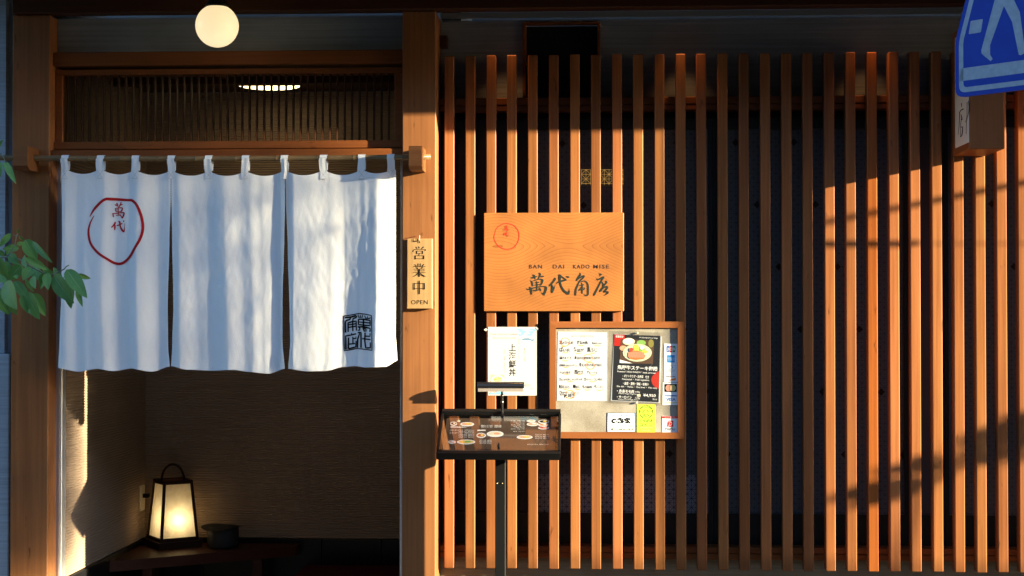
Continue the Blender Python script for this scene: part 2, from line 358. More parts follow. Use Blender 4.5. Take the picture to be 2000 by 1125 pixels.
def clear_glass():
    m = bpy.data.materials.new('clear_acrylic'); m.use_nodes = True; nt = m.node_tree; L = nt.links.new
    for n in list(nt.nodes): nt.nodes.remove(n)
    o = N(nt, 'ShaderNodeOutputMaterial'); mx = N(nt, 'ShaderNodeMixShader'); t = N(nt, 'ShaderNodeBsdfTransparent'); g = N(nt, 'ShaderNodeBsdfGlossy')
    g.inputs['Roughness'].default_value = .02; lw = N(nt, 'ShaderNodeLayerWeight'); lw.inputs['Blend'].default_value = .5; pw = N(nt, 'ShaderNodeMath', operation='POWER'); pw.inputs[1].default_value = 5
    L(lw.outputs['Facing'], pw.inputs[0]); mm = N(nt, 'ShaderNodeMath', operation='MULTIPLY_ADD'); mm.inputs[1].default_value = .85; mm.inputs[2].default_value = .13; L(pw.outputs[0], mm.inputs[0])
    L(mm.outputs[0], mx.inputs[0]); L(t.outputs[0], mx.inputs[1]); L(g.outputs[0], mx.inputs[2]); L(mx.outputs[0], o.inputs[0])
    return m
ACRYL = clear_glass()
def cloth():
    m = bpy.data.materials.new('white_linen'); m.use_nodes = True; nt = m.node_tree; L = nt.links.new
    b = nt.nodes['Principled BSDF']; b.inputs['Base Color'].default_value = (.89, .89, .89, 1); b.inputs['Roughness'].default_value = .9; b.inputs['Specular IOR Level'].default_value = .1
    tr = N(nt, 'ShaderNodeBsdfTranslucent'); tr.inputs[0].default_value = (.75, .73, .70, 1)
    mx = N(nt, 'ShaderNodeMixShader'); mx.inputs[0].default_value = .12
    tc = N(nt, 'ShaderNodeTexCoord'); hs = []
    for sc in ((900, 1, 60), (60, 1, 900), (26, 1, 14)):
        mp = N(nt, 'ShaderNodeMapping'); mp.inputs['Scale'].default_value = sc; n = N(nt, 'ShaderNodeTexNoise'); n.inputs['Scale'].default_value = 1; n.inputs['Detail'].default_value = 2 if sc[0] != 26 else 5
        L(tc.outputs['Object'], mp.inputs[0]); L(mp.outputs[0], n.inputs['Vector']); hs.append(n.outputs['Fac'])
    a = N(nt, 'ShaderNodeMath', operation='ADD'); L(hs[0], a.inputs[0]); L(hs[1], a.inputs[1])
    a2 = N(nt, 'ShaderNodeMath', operation='MULTIPLY_ADD'); a2.inputs[1].default_value = 4.5; L(hs[2], a2.inputs[0]); L(a.outputs[0], a2.inputs[2])
    bp = N(nt, 'ShaderNodeBump'); bp.inputs['Strength'].default_value = .35; bp.inputs['Distance'].default_value = .0011; L(a2.outputs[0], bp.inputs['Height'])
    L(bp.outputs[0], b.inputs['Normal'])
    L(b.outputs[0], mx.inputs[1]); L(tr.outputs[0], mx.inputs[2]); L(mx.outputs[0], nt.nodes['Material Output'].inputs[0])
    return m
LINEN = cloth()
def bamboo():
    m = plain('bamboo', (.19, .12, .052), .35, .4, var=.25, vscale=14)
    return m
BAMBOO = bamboo()
def leafmat():
    m = bpy.data.materials.new('leaf'); m.use_nodes = True; nt = m.node_tree; L = nt.links.new
    b = nt.nodes['Principled BSDF']; oi = N(nt, 'ShaderNodeObjectInfo'); cr = N(nt, 'ShaderNodeValToRGB'); e = cr.color_ramp.elements
    e[0].color = (.085, .22, .055, 1); e[1].color = (.19, .36, .08, 1)
    L(oi.outputs['Random'], cr.inputs[0])
    tc = N(nt, 'ShaderNodeTexCoord'); n = N(nt, 'ShaderNodeTexNoise'); n.inputs['Scale'].default_value = 35; n.inputs['Detail'].default_value = 4; L(tc.outputs['Object'], n.inputs['Vector'])
    mr = N(nt, 'ShaderNodeMapRange'); mr.inputs[3].default_value = .75; mr.inputs[4].default_value = 1.25; L(n.outputs['Fac'], mr.inputs[0])
    hv = N(nt, 'ShaderNodeHueSaturation'); L(cr.outputs[0], hv.inputs['Color']); L(mr.outputs[0], hv.inputs['Value']); L(hv.outputs[0], b.inputs['Base Color'])
    b.inputs['Roughness'].default_value = .45; b.inputs['Specular IOR Level'].default_value = .35
    tr = N(nt, 'ShaderNodeBsdfTranslucent'); tr.inputs[0].default_value = (.10, .24, .04, 1); mx = N(nt, 'ShaderNodeMixShader'); mx.inputs[0].default_value = .25
    L(b.outputs[0], mx.inputs[1]); L(tr.outputs[0], mx.inputs[2]); L(mx.outputs[0], nt.nodes['Material Output'].inputs[0])
    return m
LEAF = leafmat()
LEAFRIB = plain('leaf_midrib', (.20, .34, .12), .5, .3)
STEM = plain('leaf_stem', (.14, .17, .12), .6, .3)
BARK = plain('bark', (.11, .085, .065), .9, .1, bump=.6, bscale=40, var=.3)
CONC = plain('pole_concrete', (.36, .35, .33), .85, .2, bump=.3, bscale=60, var=.12)
STEEL = plain('galvanised_steel', (.45, .46, .47), .45, .5, .7)
SIGNBLUE = plain('sign_blue_film', (.002, .032, .29), .5, .12, var=.06, vscale=10)
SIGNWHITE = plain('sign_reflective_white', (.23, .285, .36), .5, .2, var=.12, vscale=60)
ASPHALT = plain('asphalt', (.055, .054, .053), .9, .2, bump=.7, bscale=300, var=.2, vscale=3)
PAVING = plain('pavement_stone', (.085, .082, .08), .85, .2, bump=.3, bscale=120, var=.15, vscale=4)
NEIGH = combed('pale_blue_render', (.40, .44, .48), depth=.5)
# ------------------------------------------------------------------ ground
structure(MB().grid(lambda a, b: Vector((-120 + 240 * a, -120 + 240 * b, -.13)), 8, 8, smooth=False).build('ground', ASPHALT))
pv = structure(MB().box(-30, 30, -1.9, 3, -.12, 0).build('pavement', PAVING))
structure(MB().cbox(-30, 30, -2.06, -1.903, -.12, .004, .012).build('kerb', CONC))
# ------------------------------------------------------------------ building
PF = -.10                                     # pillar fronts
bld = thing('restaurant_building', (0, 0, 0), 'timber framed restaurant front of orange cedar with open doorway and dark windows', 'building')
def part(name, mb, mat, parent=None, label=None):
    o = mb.build(name, mat, parent or bld)
    if label: o['label'] = label
    return o
xl0, xl1 = X(22, PF), X(95, PF); xr0, xr1 = X(785.5, PF), X(851, PF)
ZB = Z(20, -.1)                              # underside of head beam
part('pillar', MB().cbox(xl0, xl1, PF, .10, 0, ZB, .003), W_PILLAR)
part('pillar', MB().cbox(xr0, xr1, PF, .115, 0, ZB, .003), W_PILLAR)
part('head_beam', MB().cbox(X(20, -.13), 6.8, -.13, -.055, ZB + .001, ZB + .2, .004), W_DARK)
# plaster above the door, lintel, transom
dx0, dx1 = xl1 + .001, xr0 - .001
zA, zB_, = Z(95, -.06), Z(122, -.06)
part('plaster_panel', MB().box(dx0, dx1, -.01, .03, zA - .01, ZB), PLASTER)
part('lintel', MB().cbox(dx0, dx1, -.065, .06, zB_, zA, .003), W_BEAM)
tr = part('transom', MB().cbox(dx0, dx1, -.035, .04, Z(140, -.035), zB_ - .012, .002), W_BEAM)
ztop, zbot = Z(140, -.035), Z(272, -.052)
MB().cbox(dx0, X(120, -.035), -.035, .04, zbot, ztop - .0005, .002).build('stile', W_BEAM, tr)
MB().cbox(X(770, -.035), dx1, -.035, .04, zbot, ztop - .0005, .002).build('stile', W_BEAM, tr)
MB().cbox(dx0, dx1, -.052, .05, Z(287.5, -.052), zbot - .0005, .003).build('rail', W_BEAM, tr)
bx0 = X(131, -.01); bx1 = X(759, -.01); NB = 45
bar0 = None
for i in range(NB):
    x = bx0 + (bx1 - bx0) * i / (NB - 1)
    if bar0 is None:
        bar0 = MB().box(-.0032, .0032, -.018, .004, zbot, ztop).build('bar', W_DARKV, tr); bar0.location = (x, 0, 0)
        bme = bar0.data
    else:
        o = bar0.copy(); COL.objects.link(o); o.parent = tr; o.location = (x, 0, 0)
part('door_head', MB().cbox(dx0, dx1, -.085, .05, Z(303, -.085), Z(288.5, -.085), .003), W_BEAM)
# aluminium jambs
zk = Z(303, -.085)
jb = part('door_jamb', MB().cbox(xl1 - .02, X(122, -.004), -.004, .045, 0, zk - .001, .002).box(X(116, -.004), X(118, -.004), -.0075, -.0035, 0, zk - .002), ALU)
part('door_jamb', MB().cbox(X(781.5, -.004), xr0 + .02, -.004, .045, 0, zk - .001, .002), ALU)
# vestibule
VX0, VX1, VY0, VY1, VZ = X(124.5, .05), -.66, .046, 1.28, 2.685
ztile = Z(1050, 1.28, 400)
def ribs(p, q, z0, z1, pitch=.0122, d=.005):
    """horizontally ribbed wall surface from plan point p to q"""
    n = Vector((q[1] - p[1], -(q[0] - p[0]), 0)).normalized(); mb = MB(); vs = []; k = int((z1 - z0) / pitch) * 6
    for i in range(k + 1):
        z = z0 + (z1 - z0) * i / k; h = d * abs(math.sin(math.pi * i / 6)) ** .7
        for c in (p, q): vs.append(Vector((c[0], c[1], z)) + n * h)
    mb.add(vs, [(2 * i, 2 * i + 1, 2 * i + 3, 2 * i + 2) for i in range(k)], None, True)
    return mb
wl = part('vestibule_wall', ribs((VX0, VY0), (VX0, VY1), ztile, VZ), RIBWALL)
wbk = part('vestibule_wall', ribs((VX0, VY1), (VX1 + .0, VY1), ztile, VZ), RIBWALL)
wr = part('vestibule_wall', ribs((VX1, VY1), (VX1, VY0), ztile, VZ), RIBWALL)
part('vestibule_floor', MB().box(VX0 - .05, VX1 + .05, -.1, VY1 + .05, .002, .012), plain('vestibule_stone_floor', (.05, .052, .05), .6, .3, var=.2))
# tiles at the wall foot
tw = (X(1000, 1.28) - X(883, 1.28))
x = VX0 + .003
while x < VX1 - .01:
    x1 = min(x + tw - .004, VX1)
    MB().cbox(x, x1, VY1 - .012, VY1 + .006, .014, ztile - .003, .001).build('tile', TILE, wbk); x += tw
y = VY1 - .013
while y > VY0 + .02:
    y1 = max(y - tw + .004, VY0); MB().cbox(VX0 - .006, VX0 + .012, y1, y, .014, ztile - .003, .001).build('tile', TILE, wl); y -= tw
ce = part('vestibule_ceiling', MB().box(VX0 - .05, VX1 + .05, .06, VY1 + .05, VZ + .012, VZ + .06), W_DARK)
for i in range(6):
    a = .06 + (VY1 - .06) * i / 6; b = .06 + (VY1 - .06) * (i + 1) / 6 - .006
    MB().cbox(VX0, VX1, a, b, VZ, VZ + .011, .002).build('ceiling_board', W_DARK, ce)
MB().cbox(VX0, VX1, .66, .74, 2.634, VZ - .001, .003).build('ceiling_beam', W_DARK, ce)
for xx in (-1.95, -1.72, -1.0):
    MB().cbox(xx - .02, xx + .02, .06, .659, VZ - .03, VZ - .001, .003).build('ceiling_batten', W_DARK, ce)
# wall behind the slats
BY = .12
bw0, bw1 = xr1 - .03, 6.6
zl0, zl1 = Z(217, .05), Z(191, .05)          # ledge rails
part('plaster_panel', MB().box(bw0, X(1021, BY), BY, BY + .05, zl0, ZB), PLASTER)
part('plaster_panel', MB().box(X(1173, BY), bw1, BY, BY + .05, zl0, ZB), PLASTER)
part('plaster_panel', MB().box(X(1021, BY), X(1173, BY), BY, BY + .05, Z(44, BY), ZB), PLASTER)
part('cornice_strip', MB().cbox(xr1, bw1, BY - .02, BY - .001, Z(25, .1), ZB + .01, .002), plain('pale_trim', (.22, .22, .21), .7))
vent = part('small_window', MB().box(X(1027, BY), X(1168, BY), BY + .028, BY + .04, zl0, Z(50, BY)), BLACKM)
fw = .012
for a, b, c, d in ((1021, 1027.5, 44, 217), (1167, 1173, 44, 217)):
    MB().cbox(X(a, BY), X(b, BY), BY - .012, BY + .03, Z(d, BY), Z(c, BY) - .011, .002).build('frame', W_BEAM, vent)
MB().cbox(X(1021, BY), X(1173, BY), BY - .0125, BY + .03, Z(44, BY) - .011, Z(44, BY), .002).build('frame', W_BEAM, vent)
zs = Z(206, .05)
part('fixing_rail', MB().cbox(xr1, bw1, .051, BY + .02, zs + .002, zl1, .003), W_BEAM)
part('fixing_rail', MB().cbox(xr1, bw1, .053, BY + .02, zl0, zs, .003), W_BEAM)
zw0 = Z(1065, BY); zw1 = zl0
zsill0, zsill1 = Z(1090, .05), Z(1066, .05); zsm = Z(1078.5, .05)
part('fixing_rail', MB().cbox(xr1, bw1, .051, BY + .02, zsm + .002, zsill1, .003), W_BEAM)
part('fixing_rail', MB().cbox(xr1, bw1, .053, BY + .02, zsill0, zsm, .003), W_BEAM)
part('dado_panel', MB().box(bw0, bw1, .085, BY + .05, .0, zsill0), combed('combed_dado', (.19, .165, .13)))
# windows: dark sashes and panes
WY = .145
def sash(p0, p1, glass, lower=None, label=None):
    x0, x1 = X(p0, WY), X(p1, WY)
    zt, zb = Z(255, WY), Z(1000, WY)
    st = .018
    o = part('window', MB().box(x0, x1, WY - .012, WY + .02, zt, zw1 + .02).box(x0, x1, WY - .012, WY + .02, zw0 - .03, zb)
             .box(x0, x0 + st, WY - .012, WY + .02, zb, zt).box(x1 - st, x1, WY - .012, WY + .02, zb, zt), WINFR)
    MB().box(x0 + st - .003, x1 - st + .003, WY + .002, WY + .006, zb - .005, zt + .005).build('pane', glass, o)
    if lower:
        MB().box(X(lower[0], WY), X(lower[1], WY), WY - .001, WY + .001, zb, Z(lower[2], WY)).build('lower_film', GLASS_BLUE, o)
    return o
sash(845, 1040, GLASS_DARK)
sash(1041, 1392, GLASS_STAR, (1052, 1382, 926))
sash(1393, 1772, GLASS_STAR)
sash(1774, 1842, GLASS_GREY)
sash(1843, 2240, GLASS_STAR)
sash(2241, 2640, GLASS_STAR)
sash(2641, 3200, GLASS_STAR)
sash(3201, 3700, GLASS_STAR)
part('window_back', MB().box(bw0, bw1, WY + .03, WY + .05, zw0 - .05, zw1 + .05), BLACKM)
part('window_head', MB().box(bw0, bw1, BY - .01, WY - .013, Z(232, BY), zl0 - .001), BLACKM)
# eave: soffit boards and fascia
EY = -.80; ZE = Z(250, 0.0) + .65 * .80
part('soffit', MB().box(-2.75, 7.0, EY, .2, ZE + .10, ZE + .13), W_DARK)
part('fascia', MB().cbox(-2.75, 7.0, EY - .03, EY, ZE, ZE + .16, .003), W_BEAM)
part('roof', MB().prism([(EY - .08, ZE + .16), (.6, ZE + .55), (.6, ZE + .62), (EY - .08, ZE + .22)], -2.8, 7.1, lambda p, a: Vector((a, p[0], p[1]))), plain('roof_tile_grey', (.09, .09, .10), .6))
part('upper_wall', MB().box(-2.7, 6.8, .201, .35, ZB + .2, ZE + 2.2), PLASTER)
part('rear_block', MB().box(-2.7, 6.8, 1.36, 4.0, .0, ZE + 2.2), PLASTER)
part('side_wall', MB().box(VX0 - .10, VX0 - .012, .101, 1.359, .0, ZE + .1), PLASTER)
part('side_wall', MB().box(VX1 + .012, VX1 + .10, .19, 1.359, .0, ZE + .1), PLASTER)
# neighbour at far left
nb = thing('neighbour_house', (-2.6, 0, 0), 'pale blue grey rendered wall of the next house beside the left pillar', 'house')
MB().box(-4.6, X(9, -.02), -.02, .3, Z(690, -.02, 10), 4.2).build('wall', NEIGH, nb)
MB().cbox(X(9.5, .02), xl0 - .004, .02, .3, Z(690, -.02, 10), 4.2, .002).build('corner_board', plain('grey_blue_board', (.30, .37, .45), .7, .3), nb)
MB().cbox(-4.6, X(19, -.05), -.05, .3, 0, Z(690, -.02, 10) - .002, .004).build('plinth', NEIGH, nb)
# ------------------------------------------------------------------ slat screen
scr = thing('slat_screen', (X(1430), .025, Z(1109)), 'tall screen of evenly spaced upright orange cedar slats across the windows', 'slat screen')
sx0, sx27 = X(868), X(1990); pitch = (sx27 - sx0) / 27; SW = X(1018.8) - X(1000)
zt0, zb0 = Z(108.5, 0, 880), Z(1109.5, 0, 880)
slat = None
W_SLAT_RED = wood('slat_cedar_reddish', (.25, .072, .016), 'Z', .35, .35, 90, .05)
for i in range(36):
    jx = random.uniform(-.0012, .0012); jz = random.uniform(-.0015, .0015)
    if slat is None:
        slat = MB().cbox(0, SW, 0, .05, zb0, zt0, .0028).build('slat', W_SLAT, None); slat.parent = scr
        for v in slat.data.vertices: v.co -= Vector(scr.location)
        o = slat
    else:
        o = slat.copy(); COL.objects.link(o); o.parent = scr
        if i == 20:
            o.data = slat.data.copy(); o.data.materials[0] = W_SLAT_RED
    o.location = (sx0 + pitch * i + jx, 0, jz)
# ------------------------------------------------------------------ noren pole and brackets
for a, b, lab in ((24, 52, 'dark wooden bracket on the shaded left pillar holding the bamboo pole'), (798, 823.5, 'chamfered wooden bracket on the sunlit right pillar holding the bamboo pole')):
    y0 = -.245; zt_, zb_ = Z(285, y0, (a + b) / 2), Z(329, y0, (a + b) / 2)
    x0, x1 = X(a, y0), X(b, y0)
    mb = MB().prism([(y0, zt_), (PF + .001, zt_), (PF + .001, zb_ - .004), (y0 + .03, zb_ - .004), (y0, zb_ + .012)], x0, x1, lambda p, q: Vector((q, p[0], p[1])))
    tag(mb.build('pole_bracket', W_BRACK, None, Vector(((x0 + x1) / 2, PF, zb_))), lab, 'bracket', 'brackets for the curtain pole')
PY = -.158; zpL, zpR = Z(307.5, PY, 60), Z(306.5, PY, 830)
pole_x0, pole_x1 = X(-30, PY), X(841, PY)
def pz(x): return zpL + (zpR - zpL) * (x - pole_x0) / (pole_x1 - pole_x0) - .006 * (1 - (2 * (x - pole_x0) / (pole_x1 - pole_x0) - 1) ** 2)
pol = thing('bamboo_pole', (0, PY, zpL), 'long jointed bamboo pole carrying the white door curtain', 'pole')
nodes_px = [-2, 62, 110, 171, 235, 306, 381, 459, 539, 620, 690, 787]
pts, rad = [], []; 
xs = sorted(set([pole_x0, pole_x1] + [X(p, PY) + d for p in nodes_px for d in (-.009, -.003, 0, .003, .009)]))
for x in xs:
    if x > pole_x1: continue
    r = .0115
    for p in nodes_px:
        d = abs(x - X(p, PY))
        if d < .001: r = .0128
        elif d < .004: r = .0120
    if x > X(824, -.1): r = min(r, .0112)
    pts.append((x, PY, pz(x))); rad.append(r)
MB().tube(pts, rad, 14).build('culm', BAMBOO, pol)
mb = MB()
for p in nodes_px[1:]:
    x = X(p, PY); mb.tube([(x - .0012, PY, pz(x)), (x + .0012, PY, pz(x))], .0131, 14)
mb.build('joint_ring', plain('bamboo_joint', (.13, .075, .035), .5), pol)
# ------------------------------------------------------------------ noren
NY = -.160
NPX = FPX / (NY - CAMY)
def lerp_list(L, t):
    if t <= L[0][0]: return L[0][1]
    for (a, p), (b, q) in zip(L, L[1:]):
        if t <= b:
            k = (t - a) / (b - a); return p + (q - p) * k
    return L[-1][1]
def smooth_list(L, t):
    if t <= L[0][0]: return L[0][1]
    for (a, p), (b, q) in zip(L, L[1:]):
        if t <= b:
            k = (t - a) / (b - a); k = k * k * (3 - 2 * k) * .75 + k * .25; return p + (q - p) * k
    return L[-1][1]
TABS = [127, 196.5, 264.5, 334.5, 407.5, 479.5, 555.5, 632, 706.5, 763]
TOPY = [329, 329.5, 331, 331.5, 333, 333, 331, 331, 330, 331]
def top_py(px):
    for i in range(9):
        a, b = TABS[i], TABS[i + 1]
        if px <= b or i == 8:
            k = min(max((px - a) / (b - a), 0), 1); base = TOPY[i] + (TOPY[i + 1] - TOPY[i]) * k
            sag = 11 * (b - a) / 72
            return base + sag * math.sin(math.pi * k) ** .8
PANELS = [
 dict(L=[(0, 120), (.3, 121.5), (.6, 120), (.85, 116), (1, 113)], R=[(0, 333.6), (.15, 333.4), (.35, 331), (.7, 327.5), (.9, 328.5), (1, 331.5)],
      hem=[(0, 719), (.18, 726), (.36, 720), (.5, 725), (.66, 719.5), (.84, 726), (1, 716)],
      fold=[(113, .3), (128, -.2), (150, .35), (172, -.35), (204, -1.1), (231, .65), (252, .2), (272, -1.3), (309, .9), (333, -.1)]),
 dict(L=[(0, 334.4), (.15, 334.8), (.35, 336.5), (.7, 339), (.9, 336.5), (1, 334)], R=[(0, 556.6), (.15, 557), (.35, 556), (.65, 551.5), (.85, 551), (1, 557)],
      hem=[(0, 715), (.15, 722), (.35, 724), (.55, 722), (.68, 726), (.85, 730), (1, 720)],
      fold=[(334, 0), (352, -1.1), (384, .5), (405, .5), (443, -1.9), (474, -.4), (492, -.75), (512, .35), (541, 1.9), (546, 1.6), (557, -.9)]),
 dict(L=[(0, 557.4), (.15, 558.4), (.4, 562), (.7, 566), (.87, 567.5), (1, 563)], R=[(0, 772.5), (.2, 772), (.5, 771.5), (.85, 771), (1, 774)],
      hem=[(0, 720), (.18, 725), (.35, 724.5), (.5, 717), (.62, 715), (.72, 717.5), (.9, 716), (1, 705)],
      fold=[(557, .7), (574, -1.7), (600, -1.45), (640, .2), (667, 1.6), (673, 1.4), (697, .25), (714, -1.0), (735, -2.6), (768, 3.0), (774, 3.4)]),
]
def noren_xyz(pn, u, v, l=0.0):
    P = PANELS[pn]
    le, re = smooth_list(P['L'], v), smooth_list(P['R'], v)
    px = le + (re - le) * u
    t, b = top_py(px), smooth_list(P['hem'], u)
    py = t + (b - t) * v
    shift = 5 * math.sin(v * 3.1 + pn * 1.7) * math.sin(math.pi * u)          # folds wander sideways on the way down
    amp = (.42 + .58 * min(1, v * 1.5)) * (1.25, 1.15, 1.0)[pn]
    fy = smooth_list(P['fold'], px + shift) * amp * .01
    k = 1 if pn else .4
    wr = noise.noise(Vector((px * .030 + py * .012, py * .011, pn * 9.1))) * .0027 * k
    wr += noise.noise(Vector((px * .085 - py * .030, py * .028 + px * .02, 3.3 + pn))) * .0011 * k
    wr += noise.noise(Vector((px * .16 + py * .05, py * .06, 8.3 + pn))) * .0007 * k
    d = wr * min(1, v * 5)
    p = U(px, py, NY)
    return Vector((p.x, NY + fy + d - l, p.z))
def noren_inv(px, py):
    pn = 0 if px < 334 else (1 if px < 557.5 else 2); P = PANELS[pn]; v = (py - 335) / 388; u = .5
    for _ in range(3):
        le, re = smooth_list(P['L'], v), smooth_list(P['R'], v); u = (px - le) / (re - le)
        t, b = top_py(px), smooth_list(P['hem'], min(max(u, 0), 1)); v = min(max((py - t) / (b - t), 0), 1)
    return pn, u, v
def cloth_map(px, py, l=0):
    pn, u, v = noren_inv(px, py); return noren_xyz(pn, u, v, .0016 + l * .00008)
nor = thing('door_curtain', (X(445, NY), NY, Z(722, NY)), 'white linen door curtain of three panels with red circle and black seal', 'door curtain')
panels = []
for k in range(3):
    mb = MB().grid(lambda u, v, k=k: noren_xyz(k, u, v), 130, 90)
    panels.append(mb.build('panel', None, nor)); panels[-1].data.materials.clear(); panels[-1].data.materials.append(LINEN)
    MB().grid(lambda u, v, k=k: noren_xyz(k, u, .972 + .028 * v, .0011), 130, 3).build('hem', LINEN, panels[-1])
    MB().grid(lambda u, v, k=k: noren_xyz(k, u, .026 * v, .0009), 130, 2).build('hem', LINEN, panels[-1])
    for e in (0, 1):
        MB().grid(lambda u, v, k=k, e=e: noren_xyz(k, (u * .022 if e == 0 else 1 - .022 * u), .03 + .94 * v, .0008), 2, 60).build('hem', LINEN, panels[-1])
for i, tp in enumerate(TABS):
    hw = 7.2
    tilt = random.uniform(-1.5, 1.5)
    def tabf(u, v, tp=tp, tilt=tilt, i=i):
        # v 0..1 : front bottom -> over the pole -> behind
        s = v
        o = (u - .5) * 2 * hw
        zp = pz(X(tp, PY)); r = .0142
        if s < .55:
            k = s / .55; py = 350 + (309 - 350) * k
            p = U(tp + o + tilt * (1 - k) * .3 + (1.2 * math.sin(i * 2 + k * 4)), py, NY)
            c = U(min(max(tp + o, 114), 773), 352, NY)
            y0 = cloth_map(min(max(tp + o, 121), 771), 350, 0).y - .002
            y = y0 + (PY - r - y0) * min(1, max(0, (k - .35) / .65))
            return Vector((p.x, y + .0012 * math.sin(u * 9 + i) * k, p.z + (zp - U(tp, 309, NY).z) * k))
        if s < .8:
            a = (s - .55) / .25 * math.pi
            q = X(tp + o, NY)
            return Vector((q, PY - r * math.cos(a), zp + r * math.sin(a)))
        k = (s - .8) / .2; q = X(tp + o, NY); return Vector((q, PY + r + (NY + .006 - PY - r) * k, zp - .05 * k))
    tb = MB().grid(tabf, 6, 40).build('tab', LINEN, nor)
    mb = MB()
    def tmap(px, py, l=0, tp=tp):
        v = cloth_map(min(max(px, 121), 771), py); return Vector((U(px, py, NY).x, v.y - .0035, v.z))
    g = .55
    mb.strokes([[(tp - 6, 331, g), (tp + 6, 331, g)], [(tp - 6, 349, g), (tp + 6, 349, g)], [(tp - 5.5, 332, g), (tp + 5.5, 348, g)], [(tp + 5.5, 332, g), (tp - 5.5, 348, g)]], tmap, 0, None, sub=1)
    mb.build('stitching', plain('stitch_thread', (.52, .53, .56), .9, .1) if i == 0 else bpy.data.materials['stitch_thread'], tb)
# red circle and characters on the first panel
CIRC = [(708, 575, 6), (750, 510, 18), (820, 445, 20), (880, 438, 22), (1000, 445, 18), (1040, 450, 20), (1080, 490, 20), (1115, 580, 20), (1125, 670, 20), (1105, 750, 20), (1065, 820, 20), (1020, 890, 20), (960, 940, 20), (900, 940, 20), (840, 905, 18), (770, 855, 18), (715, 785, 18), (697, 700, 16), (710, 630, 12), (742, 568, 5)]
BANDAI = [[(300, 245, 20), (340, 260, 35), (375, 245, 20)], [(345, 200, 25), (365, 260, 30), (360, 300, 8)], [(450, 185, 25), (440, 240, 30), (385, 315, 30)], [(410, 270, 20), (490, 240, 25)],
 [(310, 345, 20), (325, 400, 25), (335, 420, 20)], [(305, 345, 20), (400, 325, 22), (485, 330, 30), (470, 390, 35), (445, 420, 25)], [(340, 375, 15), (400, 370, 18)], [(335, 420, 15), (450, 415, 20)], [(380, 330, 20), (385, 500, 22)],
 [(240, 465, 20), (330, 460, 22), (440, 445, 22), (525, 445, 30), (515, 510, 38), (480, 580, 30)], [(255, 460, 25), (270, 550, 30)], [(330, 515, 20), (400, 500, 20), (450, 510, 25)], [(420, 480, 15), (460, 540, 25), (475, 575, 20)],
 [(300, 665, 30), (305, 700, 40), (270, 750, 35), (220, 805, 25)], [(305, 740, 25), (300, 800, 40), (295, 865, 20)], [(345, 755, 25), (410, 740, 30), (485, 700, 25)],
 [(390, 645, 25), (420, 680, 45), (430, 760, 35), (460, 840, 45), (510, 900, 45), (530, 880, 30), (540, 780, 12), (545, 700, 10)], [(505, 640, 30), (530, 660, 35)]]
MB().strokes([CIRC], cloth_map, 0, None, 0, 280, 4.0175, 1.05, sub=8).build('circle_emblem', RED, panels[0])
MB().strokes(BANDAI, cloth_map, 0, None, 200, 380, 12.5, 1.0, sub=4).build('lettering', RED, panels[0])
SEAL = [[(130, 165, 22), (300, 140, 22), (540, 95, 22), (720, 115, 22), (885, 150, 22), (895, 600, 18), (900, 1045, 22), (700, 1020, 20), (480, 1000, 20), (300, 1040, 22), (150, 1060, 22), (138, 600, 24), (130, 165, 22)],
 [(165, 205, 35), (330, 190, 38), (470, 150, 30)], [(320, 190, 35), (300, 250, 35), (200, 280, 35), (180, 330, 35), (185, 590, 40)], [(475, 150, 35), (470, 200, 35), (390, 230, 30), (375, 300, 32), (380, 555, 30)],
 [(255, 575, 30), (255, 340, 35), (350, 310, 32), (470, 295, 30), (475, 540, 28)], [(270, 390, 28), (470, 360, 28)], [(270, 455, 30), (470, 425, 28)],
 [(345, 600, 25), (350, 640, 25)], [(470, 620, 30), (300, 660, 32), (190, 680, 32), (195, 1030, 40)], [(265, 720, 35), (260, 1010, 40)], [(380, 700, 28), (385, 880, 30)], [(385, 745, 28), (465, 740, 30), (465, 690, 15)], [(270, 890, 28), (380, 880, 28), (440, 870, 28)], [(470, 800, 22), (460, 960, 30), (265, 1010, 35)],
 [(520, 120, 20), (530, 190, 25), (640, 190, 25), (640, 130, 20)], [(580, 130, 18), (580, 190, 18)], [(700, 150, 20), (720, 215, 25), (845, 225, 25), (850, 175, 20)], [(775, 165, 18), (775, 215, 18)],
 [(530, 245, 32), (680, 245, 34), (845, 275, 34), (850, 410, 30), (690, 400, 30), (530, 380, 30), (530, 245, 30)], [(540, 315, 26), (840, 340, 28)], [(665, 245, 40), (665, 480, 45), (690, 555, 35), (740, 545, 28), (735, 500, 25), (690, 480, 20)], [(510, 440, 28), (660, 440, 40), (850, 480, 30), (845, 570, 30)], [(540, 450, 30), (570, 480, 30), (560, 525, 30), (510, 530, 22)],
 [(510, 590, 30), (600, 590, 35), (600, 980, 38)], [(560, 610, 25), (510, 760, 35), (500, 980, 35)], [(710, 590, 35), (705, 800, 35), (730, 985, 32), (855, 980, 35), (855, 840, 25)], [(635, 745, 28), (860, 770, 28)], [(720, 680, 30), (845, 685, 28), (850, 605, 22)]]
def dense(sts, step):
    out = []
    for st in sts:
        o = []
        for a, b in zip(st, st[1:]):
            n = max(1, int(math.hypot(b[0] - a[0], b[1] - a[1]) / step))
            o += [tuple(a[c] + (b[c] - a[c]) * i / n for c in (0, 1, 2)) for i in range(n)]
        out.append(o + [st[-1]])
    return out
MB().strokes(dense(SEAL, 40), cloth_map, 0, None, 660, 605, 13.24, 1.15, sub=1).build('seal_emblem', INK, panels[2])
